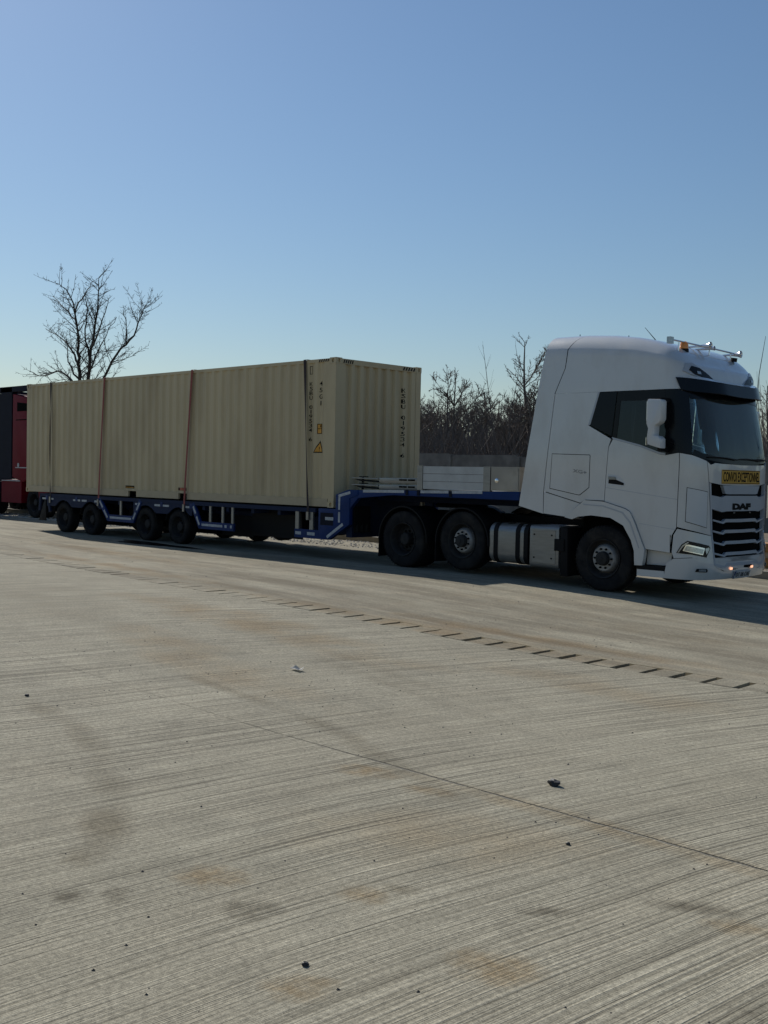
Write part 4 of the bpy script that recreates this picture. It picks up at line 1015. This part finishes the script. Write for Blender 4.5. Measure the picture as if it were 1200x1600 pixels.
# sun visor and roof lamps
def visor_fn(t, z, o):
    k = 1-smoothstep(.45, 1.30, abs(t)); return S0(t, z)+SN(t, z)*(o+.03+.14*k)
nv = 20
vt = [(1.36-2.72*i/nv, 3.065+.10*smoothstep(.4, 1.4, abs(1.36-2.72*i/nv))) for i in range(nv+1)]
vb = [(-1.28+2.56*i/nv, 2.985-.095*math.sin(math.pi*i/nv)**.7) for i in range(nv+1)]
patch('sun_visor', vt+vb, M['black_gloss'], trk, off=.0, thick=.02, fn=visor_fn)
st_ = [(1.22-2.44*i/nv, 3.15+.04*smoothstep(.5, 1.3, abs(1.22-2.44*i/nv))) for i in range(nv+1)]; sb_ = [(-1.24+2.48*i/nv, 3.070+.10*smoothstep(.4, 1.4, abs(1.24-2.48*i/nv))) for i in range(nv+1)]
def vis2(t, z, o):
    k = 1-smoothstep(.45, 1.30, abs(t)); f = (z-3.07-.10*smoothstep(.4, 1.4, abs(t)))/.08; return S0(t, z)+SN(t, z)*(o+.012+(.158*k)*(1-.75*max(0, min(1, f))))
patch('visor_mount', st_+sb_, W_, trk, off=.0, thick=.02, fn=vis2)
rl = patch('roof_lamp_frame', [(1.215, 3.262), (1.12, 3.375), (.97, 3.392), (.753, 3.284), (.461, 3.165), (.796, 3.160), (1.061, 3.216)], M['grey_paint'], trk, off=.012, thick=.03, mirror=True)
for i, h in enumerate(rl):
    m = 1 if i == 0 else -1
    sub(patch('roof_lamp', [(m*t, z) for t, z in [(1.09, 3.278), (1.02, 3.338), (.845, 3.315), (.644, 3.238), (.52, 3.172), (.79, 3.178), (.979, 3.216)]][::m], M['black_gloss'], trk, off=.018, thick=.01), h)
    sub(patch('lamp_lens', [(m*t, z) for t, z in [(.93, 3.228), (.93, 3.268), (.85, 3.262), (.84, 3.222)]][::m], M['lens'], trk, off=.026, thick=.01), h)
# horns, beacon and bar across the roof, aerials
bm = B_(); tube(bm, [(7.05, .10, 3.735), (7.06, 1.1, 3.725), (7.10, 2.10, 3.70)], .013, 10); hbar = finish('roof_bar', bm, M['chrome'], trk)
for yy_ in (.30, 1.25, 1.95):
    zr = 3.55; bm = B_(); tube(bm, [(7.07, yy_, zr), (7.07, yy_, 3.72)], .012, 8); sub(finish('bar_foot', bm, M['chrome'], trk), hbar)
boxes('work_lamp', [(7.02, 7.08, .04, .14, 3.67, 3.77)], M['lens'], trk, bevel=.01)
for yc, zc in ((1.02, 3.725), (1.14, 3.695), (2.02, 3.685)):
    bm = B_(); r = .035 if yc == .12 else (.058 if yc in (1.02, 2.02) else .035)
    lathe(bm, [(.012, -.26), (.016, -.14), (.022, -.04), (r*.65, .06), (r, .11), (r*.92, .112), (r*.5, .05), (.012, -.02)], 20, axis='x', c=(7.10, yc, zc)); finish('air_horn', bm, M['chrome'], trk)
bm = B_(); lathe(bm, [(.062, 0), (.064, .05), (.055, .09), (.03, .11), (.001, .115)], 20, axis='z', c=(7.04, .52, 3.635)); bcn = finish('beacon', bm, M['amber_lens'], trk)
bm = B_(); lathe(bm, [(.07, -.10), (.07, 0.0), (.001, .002)], 20, axis='z', c=(7.04, .52, 3.635)); sub(finish('beacon_base', bm, M['black'], trk), bcn)
bm = B_(); tube(bm, [(7.15, 1.9, 3.56), (7.16, 1.9, 3.62)], .05, 12); finish('roof_camera', bm, M['black'], trk)
bm = B_(); tube(bm, [(6.56, .6, 3.76), (6.32, .6, 4.02)], [.008, .003], 6); finish('aerial', bm, M['black'], trk)
bm = B_(); tube(bm, [(6.1, .5, 3.82), (6.1, .5, 3.90)], [.02, .008], 8); finish('aerial', bm, M['black'], trk)
bm = B_(); tube(bm, [(5.2, .5, 3.90), (5.2, .5, 3.985)], [.008, .006], 6); finish('aerial', bm, M['black'], trk)
bm = B_(); tube(bm, [(7.30, 2.42, 2.6), (7.33, 2.43, 3.4), (7.41, 2.45, 4.0)], [.007, .006, .003], 6); finish('whip_aerial', bm, M['black'], trk)
# mirrors
for s in (0, 1):
    def my(a): return YC+(a-YC)*(1 if s == 0 else -1)
    poly = [(6.97, 2.835), (7.17, 2.825), (7.19, 2.80), (7.19, 2.54), (7.16, 2.49), (7.09, 2.45), (7.08, 2.31), (7.15, 2.30), (7.19, 2.26), (7.19, 2.12), (6.98, 2.18), (6.97, 2.29), (6.985, 2.41), (6.955, 2.48), (6.955, 2.78)]
    bm = B_(); ya, yb = sorted((my(-.36), my(-.20))); prism(bm, poly, ya, yb); mh = finish('mirror_housing', bm, M['white_plain'], trk, bevel=.022)
    for z0, z1 in ((2.52, 2.80), (2.17, 2.28)):
        bm = B_(); box(bm, 6.945, 6.954, ya+.02, yb-.02, z0, z1); sub(finish('mirror_glass', bm, M['chrome'], trk, bevel=.003), mh)
    bm = B_(); ya, yb = sorted((my(-.24), my(.03))); box(bm, 7.06, 7.13, ya, yb, 2.80, 2.86); box(bm, 7.08, 7.14, ya, yb, 2.08, 2.15); sub(finish('mirror_arm', bm, M['black'], trk, bevel=.01), mh)
# chassis, tanks, wheels
for yb in (.78, 1.55): boxes('chassis_rail', [(.95, 7.2, yb, yb+.10, .72, 1.0)], M['black'], trk, bevel=.006)
for xx in (1.0, 2.55, 3.9, 5.2, 6.9): boxes('chassis_cross_member', [(xx, xx+.1, .88, 1.55, .76, .96)], M['black'], trk, bevel=.004)
bm = B_(); lathe(bm, [(.10, 0), (.48, .0), (.50, .03), (.46, .07), (.10, .07)], 32, axis='z', c=(2.2, YC, 1.08)); finish('fifth_wheel', bm, M['black'], trk)
AXF = 6.08
for far in (False, True):
    y = YC-1.255 if not far else YC+1.255
    wheel(trk, 'steer', AXF, y, .505+gz(AXF), far, .2)
    wheel(trk, 'steer', 3.26, y, .555, far, .5)
    wheel(trk, 'drive', 1.87, y, .505, far, .1)
for a, z in ((AXF, .45), (3.26, .555), (1.87, .505)):
    bm = B_(); tube(bm, [(a, .4, z), (a, 2.05, z)], .075, 10); finish('axle', bm, M['black'], trk)
bm = B_(); lathe(bm, [(.05, -.2), (.2, -.15), (.23, 0), (.2, .15), (.05, .2)], 18, axis='x', c=(1.87, YC, .505)); finish('differential', bm, M['black'], trk)
for s in (0, 1):
    def yy(a, b): return tuple(sorted((YC+(a-YC)*(1 if s == 0 else -1), YC+(b-YC)*(1 if s == 0 else -1))))
    for a, zc in ((1.87, .505), (3.26, .53)):
        bm = B_(); N = 16; y0, y1 = yy(-.045, .62)
        for k in range(N):
            a0, a1 = math.pi*(-.02+1.04*k/N), math.pi*(-.02+1.04*(k+1)/N)
            R0, R1 = .575, .60
            prism(bm, [(a+R1*math.cos(a0), zc+R1*math.sin(a0)), (a+R1*math.cos(a1), zc+R1*math.sin(a1)), (a+R0*math.cos(a1), zc+R0*math.sin(a1)), (a+R0*math.cos(a0), zc+R0*math.sin(a0))], y0, y1)
        bmesh.ops.remove_doubles(bm, verts=bm.verts[:], dist=1e-4); finish('mudguard', bm, M['black'], trk, smooth=40)
        bm = B_(); y0, y1 = yy(-.02, .56); box(bm, a-.615, a-.60, y0, y1, .16, zc); finish('mudflap', bm, M['black'], trk, bevel=.003)
    # fuel tank with straps, and battery box with round cap
    y0, y1 = yy(-.03, .62)
    def rounded(ya, yb, za, zb, r, n=7):
        q = [math.pi/2*k/(n-1) for k in range(n)]
        return [(ya+r-r*math.cos(a), zb-r+r*math.sin(a)) for a in q]+[(yb-r+r*math.sin(a), zb-r+r*math.cos(a)) for a in q]+[(yb-r+r*math.cos(a), za+r-r*math.sin(a)) for a in q]+[(ya+r-r*math.sin(a), za+r-r*math.cos(a)) for a in q]
    bm = B_(); prism(bm, rounded(y0, y1, .24, .90, .15), 3.88, 4.64, 'x'); prism(bm, rounded(y0+.012, y1-.012, .252, .888, .145), 3.86, 3.8795, 'x'); prism(bm, rounded(y0+.012, y1-.012, .252, .888, .145), 4.6405, 4.66, 'x')
    tk = finish('fuel_tank', bm, M['alu'], trk)
    for xx in (4.0, 4.455, 4.62):
        bm = B_(); ya, yb = yy(-.039, .628); prism(bm, rounded(ya, yb, .231, .909, .155), xx-.042, xx+.042, 'x'); sub(finish('tank_strap', bm, M['black'], trk), tk)
    bm = B_(); lathe(bm, [(.07, 0), (.07, .025), (.001, .026)], 16, axis='z', c=(4.23, y0+.14 if s == 0 else y1-.14, .895)); sub(finish('filler_cap', bm, M['black'], trk), tk)
    bm = B_(); prism(bm, rounded(y0, y1, .22, .90, .06, 5), 4.70, 5.26, 'x'); bt = finish('battery_box', bm, M['alu'], trk, bevel=0)
    yo = y0 if s == 0 else y1; sg_ = -1 if s == 0 else 1
    bm = B_(); ya, yb = sorted((yo+sg_*.001, yo+sg_*.006)); box(bm, 4.75, 5.20, ya, yb, .30, .83); sub(finish('battery_box_lid', bm, M['alu'], trk, bevel=.002), bt)
    for xx, zz in ((4.79, .75), (5.13, .75), (4.79, .38), (5.13, .38)):
        bm = B_(); lathe(bm, [(.014, yo+sg_*.006), (.014, yo+sg_*.014), (.001, yo+sg_*.014)], 10, c=(xx, 0, zz)); sub(finish('screw', bm, M['black'], trk), bt)
    bm = B_(); ya, yb = yy(-.05, .06); box(bm, 5.19, 5.37, ya, yb, .51, .70); finish('air_filter_bowl', bm, M['black'], trk, bevel=.05)
    bm = B_(); ya, yb = yy(-.02, .03); box(bm, 5.31, 5.35, ya, yb, .71, .80); finish('side_marker_lamp', bm, M['amber_lens'], trk, bevel=.008)
    bm = B_(); ya, yb = yy(-.03, .40); prism(bm, [(5.29, .88), (5.42, .88), (5.44, .12), (5.30, .12)], ya, yb); finish('mudflap', bm, M['black'], trk, bevel=.006)
bm = B_(); tube(bm, [(4.9, 1.9, .95), (4.85, 1.7, 1.4), (4.6, 1.4, 1.5), (4.45, 1.3, 1.25)], .02, 8); finish('air_hose', bm, M['red_sticker'], trk)
boxes('engine_cover', [(5.2, 7.0, .85, 1.6, .45, 1.1)], M['black'], trk, bevel=.05)

# ------------------------------------------------------------------ red transporter behind
rt = thing('car_transporter', 'red cab under a dark car transporter frame parked behind the container', 'truck', (-18, 4.2, 0))
RY0, RY1 = 3.0, 5.4
bm = B_(); prism(bm, [(-18.95, 1.30), (-18.95, 4.10), (-17.85, 3.92), (-16.9, 3.55), (-16.65, 2.4), (-16.5, 1.2), (-16.5, .55), (-17.1, .55), (-17.2, .95), (-17.55, 1.22), (-17.95, 1.22), (-18.2, 1.15)], RY0, RY1); cb = finish('cab', bm, M['red'], rt, bevel=.05)
bm = B_(); prism(bm, [(-18.62, 3.50), (-18.62, 3.80), (-17.9, 3.74), (-17.6, 3.5)], RY0-.006, RY0-.001); finish('sleeper_window', bm, M['seam'], rt, bevel=0)
bm = B_(); prism(bm, [(-17.75, 2.3), (-17.75, 3.1), (-17.1, 3.1), (-16.9, 2.2)], RY0-.006, RY0-.001); finish('door_window', bm, M['dark_glass'], rt, bevel=0)
for z in (3.2, 1.62): boxes('cab_trim', [(-18.7, -17.8, RY0-.008, RY0-.001, z, z+.03)], M['seam'] if z > 2 else M['tape'], rt, bevel=0)
bm = B_(); lathe(bm, [(.07, RY0-.012), (.001, RY0-.012)], 16, c=(-18.5, 0, 1.72)); finish('badge', bm, M['tape'], rt)
tk = boxes('tank_fairing', [(-19.72, -18.32, RY0+.02, RY0+.6, .46, 1.22)], M['red'], rt, bevel=.06)
boxes('tank_trim', [(-19.68, -18.4, RY0+.0, RY0+.02, 1.18, 1.21)], M['tape'], rt, bevel=.004)
boxes('chassis', [(-22.5, -16.8, 3.8, 4.6, .6, 1.0)], M['navy'], rt, bevel=.02)
for px in (-19.78, -24.0, -27.0):
    for yy_ in (RY0, RY1-.2): boxes('frame_post', [(px, px+(.78 if px > -20 else .3), yy_, yy_+.2, .9 if px < -20 else 1.25, 4.32)], M['navy'], rt, bevel=.02)
for yy_ in (RY0, RY1-.2): boxes('top_rail', [(-28, -15.6, yy_, yy_+.2, 4.16, 4.34)], M['navy'], rt, bevel=.02)
for yy_ in (RY0, RY1-.2): boxes('lower_rail', [(-28, -19.9, yy_, yy_+.2, .8, 1.15)], M['navy'], rt, bevel=.02)
for k in range(7): boxes('deck_beam', [(-27.5+k*1.7, -27.35+k*1.7, RY0+.2, RY1-.2, 4.2, 4.3)], M['navy'], rt, bevel=.01)
boxes('frame_panel', [(-28, -19.8, RY0+.06, RY0+.12, 1.2, 4.1)], M['navy'], rt, bevel=.01)
for a in (-17.55, -20.9, -22.2):
    wheel(rt, 'drive', a, RY0+.06, .505); wheel(rt, 'drive', a, RY1-.06, .505, True)

# ------------------------------------------------------------------ timber and debris beside the kerb
for (x0, x1, y0, y1, z0, z1, mt, lab) in ((5.2, 9.0, 5.3, 5.75, .0, .22, 'timber', 'orange-brown beam at the bottom of the timber stack by the cab front'),
        (5.3, 9.1, 5.34, 5.70, .225, .33, 'timber_pale', 'pale plank in the middle of the timber stack by the cab front'),
        (5.25, 9.0, 5.32, 5.72, .335, .50, 'timber', 'orange-brown beam on top of the timber stack by the cab front')):
    g0 = gz(7)+.1
    o = boxes('timber_beam', [(x0, x1, y0, y1, g0+z0, g0+z1)], M[mt], bevel=.012); tag(o, lab, 'beam', 'timber stacked behind the kerb')

def rough_stone(name, loc, r, mat, seed, sq=(1, 1, .7)):
    rnd = random.Random(seed); bm = B_(); bmesh.ops.create_icosphere(bm, subdivisions=2, radius=1.0)
    for v in bm.verts:
        k = 1+rnd.uniform(-.28, .28); v.co = Vector((v.co.x*sq[0]*k, v.co.y*sq[1]*k, v.co.z*sq[2]*k))*r
    o = finish(name, bm, mat, smooth=0); o.location = loc; return o
tag(rough_stone('stone', (11.50, -8.97, gz(11.5)+.016), .032, M['stone_black'], 3, (1.2, .8, .7)), 'jagged black stone lying alone on the right of the broomed concrete', 'stone')
tag(rough_stone('stone', (12.23, -11.57, gz(12.2)+.006), .012, M['stone_black'], 5), 'small black stone lying on the concrete near the bottom edge', 'stone')
tag(rough_stone('stone', (12.14, -9.76, gz(12.2)+.005), .011, M['stone_black'], 6), 'tiny black stone on the concrete below the joint at the right', 'stone')
tag(rough_stone('stone', (7.44, -10.17, gz(7.44)+.008), .017, M['stone_black'], 7), 'small black stone on the concrete at the left edge', 'stone')
rnd = random.Random(9); bm = B_()
vs = [[bm.verts.new((7.9+.03*(i-2), -7.82+.022*(j-1.5), gz(7.9)+.008+rnd.uniform(0, .03)+.012*math.sin(i*1.7))) for j in range(4)] for i in range(5)]
for i in range(4):
    for j in range(3): bm.faces.new((vs[i][j], vs[i+1][j], vs[i+1][j+1], vs[i][j+1]))
bmesh.ops.solidify(bm, geom=bm.faces[:], thickness=.0015)
tag(finish('paper_scrap', bm, M['paper'], smooth=0), 'crumpled white scrap of paper lying on the concrete yard', 'paper')
# grit on the slab: one object
def scatter(name, n, region, rmin, rmax, mat, seed, power=3.0, zoff=0.0):
    rnd = random.Random(seed); bm = B_()
    for _ in range(n):
        x, y = region(rnd); r = rmin+(rmax-rmin)*rnd.random()**power; a = rnd.random()*6.28
        c = Vector((x, y, gz(x)+zoff+r*.3)); vv = []
        for k in range(5):
            q = a+k*1.2566; vv.append(bm.verts.new(c+Vector((math.cos(q)*r*rnd.uniform(.7, 1.3), math.sin(q)*r*rnd.uniform(.7, 1.3), -r*.35))))
        tp = bm.verts.new(c+Vector((rnd.uniform(-.3, .3)*r, rnd.uniform(-.3, .3)*r, r*.55)))
        for k in range(5): bm.faces.new((vv[k], vv[(k+1) % 5], tp))
    return tag(finish(name, bm, mat, smooth=0), kind='stuff')
scatter('pebbles', 900, lambda r: (r.uniform(5, 14), r.uniform(-12.5, -5.5)), .002, .009, M['pebble'], 11)
scatter('grit', 380, lambda r: (r.uniform(-8, 13), r.uniform(-5.0, -.8)), .003, .012, M['pebble'], 12)
scatter('rubble', 5200, lambda r: (r.uniform(-26, 3.5), r.uniform(2.75, 4.4)), .008, .045, M['rubble'], 13, 3)
bm = B_(); rnd = random.Random(2); c = bm.verts.new((-5.3, -.55, .004)); ringv = []
for k in range(40):
    a = 2*math.pi*k/40; rr = 1+.25*math.sin(3*a+1)+rnd.uniform(-.08, .08); ringv.append(bm.verts.new((-5.3+1.5*rr*math.cos(a), -.55+.28*rr*math.sin(a)-.05*math.cos(a), .004)))
for k in range(40): bm.faces.new((c, ringv[k], ringv[(k+1) % 40]))
tag(finish('puddle', bm, M['wet'], smooth=0), kind='structure')

# ------------------------------------------------------------------ bare trees
def wander(p, d, L, n, rnd, jit, up):
    pts = [p.copy()]; d = d.normalized()
    for i in range(n):
        d = (d+Vector((rnd.uniform(-jit, jit), rnd.uniform(-jit, jit), rnd.uniform(-jit, jit)+up))).normalized(); p = p+d*(L/n); pts.append(p.copy())
    return pts
def twigs(bm, pts, r0, lvl, rnd, dens, ratio=.5, up=.08, spread=.8, minr=.004):
    """side shoots along a limb, recursively thinner"""
    L = sum((b-a).length for a, b in zip(pts, pts[1:]))
    n = max(1, int(dens*L*(1.0 if lvl > 1 else 1.3)))
    for _ in range(n):
        f = rnd.uniform(.18, 1.0); k = min(int(f*(len(pts)-1)), len(pts)-2); q = f*(len(pts)-1)-k
        p = pts[k].lerp(pts[k+1], q); d = (pts[k+1]-pts[k]).normalized()
        side = Vector((rnd.uniform(-1, 1), rnd.uniform(-1, 1), rnd.uniform(-.5, .8)))
        side = (side-d*side.dot(d)).normalized()
        nd = (d*rnd.uniform(.5, 1.0)+side*spread).normalized()
        l2 = L*ratio*rnd.uniform(.45, 1.0)*(1.15-f*.6); r = max(minr, r0*.5*(1.1-f*.5))
        ns = 4 if lvl > 1 else 3
        pp = wander(p, nd, l2, ns, rnd, .22, up)
        tube(bm, pp, [max(minr*.5, r*(1-.75*i/ns)) for i in range(ns+1)], 4 if lvl > 1 else 3, cap=False)
        if lvl > 1: twigs(bm, pp, r, lvl-1, rnd, dens*1.5, ratio*.9, up, spread, minr)
def smooth_path(pts, sub=4, jit=0.0, rnd=None):
    pts = [Vector(p) for p in pts]; out = []
    for i in range(len(pts)-1):
        p0, p1, p2, p3 = pts[max(i-1, 0)], pts[i], pts[i+1], pts[min(i+2, len(pts)-1)]
        for k in range(sub):
            t = k/sub; q = .5*((2*p1)+(-p0+p2)*t+(2*p0-5*p1+4*p2-p3)*t*t+(-p0+3*p1-3*p2+p3)*t**3)
            if rnd and (i or k): q = q+Vector((rnd.uniform(-jit, jit), rnd.uniform(-jit, jit), rnd.uniform(-jit, jit)))
            out.append(q)
    out.append(pts[-1]); return out
TY = 15.0
rnd = random.Random(21)
tree = thing('bare_tree', 'tall leafless many-stemmed tree rising behind the rear of the container', 'tree', (-35, TY, 0))
limbs = dict(A=[(-35.0, 3.5), (-35.5, 6.2), (-35.8, 8.0), (-35.9, 9.4), (-36.8, 11.5), (-38.2, 12.5)], B=[(-34.9, 3.5), (-34.6, 6.2), (-34.1, 8.6), (-33.6, 10.8), (-33.5, 12.4)], C=[(-34.6, 6.2), (-34.1, 7.2), (-33.0, 8.5), (-31.5, 9.8)],
    D=[(-34.4, 3.2), (-33.3, 5.6), (-31.5, 7.6), (-29.7, 8.6), (-28.8, 9.8), (-28.4, 10.2)], D2=[(-31.1, 7.8), (-30.4, 9.3), (-30.8, 10.4)], E=[(-35.2, 4.5), (-36.5, 6.2), (-38.1, 6.9), (-39.9, 6.7), (-42.0, 7.1)],
    F=[(-35.7, 7.2), (-37.2, 8.6), (-39.9, 9.8)], G=[(-35.9, 6.0), (-36.9, 7.4), (-37.2, 9.0)], H=[(-36.0, 9.6), (-37.5, 10.9), (-39.0, 11.8)], I=[(-35.9, 10.0), (-35.0, 11.6), (-34.2, 12.2)], J=[(-34.4, 7.5), (-35.0, 9.0), (-34.8, 10.6), (-35.2, 11.9)], K=[(-34.2, 8.2), (-33.0, 9.8), (-32.4, 11.0)])
RAD = dict(A=.11, B=.11, C=.06, D=.085, D2=.045, E=.08, F=.065, G=.06, H=.05, I=.045, J=.055, K=.05)
bm = B_(); tube(bm, [(-34.9, TY, 0), (-34.95, TY, 1.2), (-34.9, TY, 3.6)], [.42, .33, .27], 10); finish('trunk', bm, M['bark'], tree)
bt = B_(); tw = B_(); paths = {}
PAR = dict(C='B', D2='D', E='A', F='A', G='A', H='A', I='A', J='B', K='B')
for nm, pl in limbs.items():
    dy = rnd.uniform(-1.8, 1.8); n = len(pl); y0 = TY
    if nm in PAR:
        a0, z0_ = -34.6+(pl[0][0]+34.6)*.84, 6.2+(pl[0][1]-6.2)*.83 if pl[0][1] > 6.2 else pl[0][1]
        q = min(paths[PAR[nm]], key=lambda v: (v.x-a0)**2+(v.z-z0_)**2); y0 = q.y
    ctl = []
    for i, (a, z) in enumerate(pl):
        p = Vector((-34.6+(a+34.6)*.84, TY, 6.2+(z-6.2)*.83 if z > 6.2 else z)); yy_ = y0+dy*(i/n)**1.2; ctl.append(CAM+(p-CAM)*((yy_-CAM.y)/(TY-CAM.y)))
    if nm in PAR: ctl[0] = q
    pts = smooth_path(ctl, 4, .05, rnd); paths[nm] = pts
    r0 = RAD[nm]; m = len(pts)-1
    tube(bt, pts, [max(.014, r0*(1-.86*i/m)) for i in range(m+1)], 7)
    twigs(tw, pts, r0*.5, 3, rnd, 4.6, .30, .05, .85, .0095)
finish('limb', bt, M['bark'], tree); finish('crown', tw, M['bark'], tree, smooth=0)
del tree['base']

def wood_tree(name, h, seed, label, pos, group, stems=1, dens=.62, lean=(0, 0)):
    rnd = random.Random(seed); t = thing(name, label, 'tree', (0, 0, 0), group)
    b1 = B_(); b2 = B_()
    for s in range(stems):
        d = Vector((rnd.uniform(-.12, .12)+lean[0]+(s-.5*(stems-1))*.16, rnd.uniform(-.12, .12)+lean[1], 1))
        hh = h*rnd.uniform(.85, 1.0); pts = wander(Vector((s*.15, 0, 0)), d, hh*.9, 8, rnd, .07, .04)
        r0 = hh*.014+.02; tube(b1, pts, [max(.015, r0*(1-.85*i/8)) for i in range(9)], 6)
        for _ in range(9):
            f = rnd.uniform(.25, .85); k = int(f*8); p = pts[k]; a = rnd.uniform(0, 6.283)
            nd = Vector((math.cos(a), math.sin(a), rnd.uniform(.7, 1.5)))
            L = hh*rnd.uniform(.22, .42)*(1.2-f*.6)
            pp = wander(p, nd, L, 5, rnd, .18, .07); rr = r0*(1-f*.7)*.55
            tube(b1, pp, [max(.01, rr*(1-.8*i/5)) for i in range(6)], 5, cap=False)
            twigs(b2, pp, rr*.5, 2, rnd, dens*4.5/max(1, hh/7), .5, .06, .8, .015)
        twigs(b2, pts[3:], r0*.3, 2, rnd, dens*3.5, .36, .05, .8, .015)
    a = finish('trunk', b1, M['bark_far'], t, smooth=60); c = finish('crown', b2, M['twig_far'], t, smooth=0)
    t.location = pos; del t['base']; a.matrix_parent_inverse = Matrix.Identity(4); c.matrix_parent_inverse = Matrix.Identity(4)
    return t
def copy_tree(src, pos, rz, sc, label=None):
    r = src.copy(); COL.objects.link(r); r.location = pos; r.rotation_euler = (0, 0, rz); r.scale = (sc, sc, sc*random.uniform(.95, 1.05))
    if label: r['label'] = label
    for ch in list(src.children):
        q = ch.copy(); COL.objects.link(q); q.parent = r
    return r
random.seed(31)
GL = 'bare leafless tree in the wood behind the concrete wall'
big = wood_tree('bare_tree', 9.4, 50, 'tallest spreading bare tree beside the rear of the white cab', (-14.6, 27, 0), None, 2, 1.5)
protos = [wood_tree('bare_tree', 7.6, 40+i, GL, (0, 0, 0), 'trees in the bare wood', 1+i % 2, 1.6) for i in range(4)]
first = [True]*4
slots = []
for i in range(44):
    if i < 28: sl, y = random.uniform(-.95, -.68), 24+i*.85+random.uniform(-.5, .5)
    elif i < 35: sl, y = random.uniform(-.50, -.36), random.uniform(24, 34)
    else: sl, y = -1.3+(i-35)*.22, random.uniform(25, 36)
    slots.append((15.1+sl*(y+14.2), y, random.uniform(.82, 1.04)+(y-24)*.008))
for i, (x, y, sc) in enumerate(slots):
    k = i % 4
    if first[k]:
        first[k] = False; protos[k].location = (x, y, 0); protos[k].scale = (sc, sc, sc)
    else: copy_tree(protos[k], (x, y, 0), random.uniform(0, 6.28), sc)
# slender saplings leaning in front of the wood
SAPL = ['slender bare sapling leaning left, leftmost beside the container end', 'slender bare sapling leaning left above the middle of the wall', 'tall thin bare sapling standing above the wall by the metal tool box', 'thin bare sapling leaning left nearest the white cab', 'thin bare sapling leaning right between its two neighbours']
for i, (xt, zt, xb) in enumerate(((-16.6, 5.9, -16.4), (-14.6, 5.7, -13.2), (-14.2, 7.3, -13.0), (-12.6, 7.2, -10.9), (-12.5, 6.6, -13.4))):
    rnd = random.Random(70+i); y = 21.5+i*.2
    t = thing('sapling', SAPL[i], 'tree', (xb, y, 0), 'saplings behind the wall')
    pts = smooth_path([(xb, y, 0), (xb+(xt-xb)*.3, y, zt*.4), (xt, y, zt)], 6, .025, rnd); m = len(pts)-1
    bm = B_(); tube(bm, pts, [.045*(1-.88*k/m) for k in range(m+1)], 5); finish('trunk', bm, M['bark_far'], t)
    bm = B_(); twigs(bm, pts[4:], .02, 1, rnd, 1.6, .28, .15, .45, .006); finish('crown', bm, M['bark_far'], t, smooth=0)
# undergrowth: one tangle nobody could count
rnd = random.Random(77); bm = B_()
for i in range(14000):
    if i < 9500: y = 21.2+rnd.random()*26; sl = rnd.uniform(-1.0, -.65)
    elif i < 12000: y = rnd.uniform(21.2, 36); sl = rnd.uniform(-.52, -.34)
    else: y = rnd.uniform(21.2, 32); sl = rnd.uniform(-1.5, -.1)
    x = 15.1+sl*(y+14.2); h = (1.4+3.0*rnd.random()**1.5)*(1 if rnd.random() < .75 else 1.3)*(1+(y-21)*.012)
    p = Vector((x, y, .02)); d = Vector((rnd.uniform(-.5, .5), rnd.uniform(-.4, .4), 1))
    pts = wander(p, d, h, 3, rnd, .25, .0); tube(bm, pts, [.022, .017, .012, .005], 3, cap=False)
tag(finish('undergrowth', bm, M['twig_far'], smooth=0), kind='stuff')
# dry grass on the verge
rnd = random.Random(78); bm = B_()
for i in range(5000):
    x = rnd.uniform(-28, 12); y = 4.75+rnd.random()**2*6; h = rnd.uniform(.06, .28); a = rnd.uniform(0, 6.28); w = .008
    p = Vector((x, y, gz(x)+.09)); l = Vector((rnd.uniform(-.1, .1), rnd.uniform(-.1, .1), h)); s = Vector((math.cos(a), math.sin(a), 0))*w
    v = [bm.verts.new(c) for c in (p-s, p+s, p+l)]; bm.faces.new(v)
tag(finish('dry_grass', bm, M['grass'], smooth=0), kind='stuff')

for o in bpy.data.objects:
    if 'base' in o: del o['base']
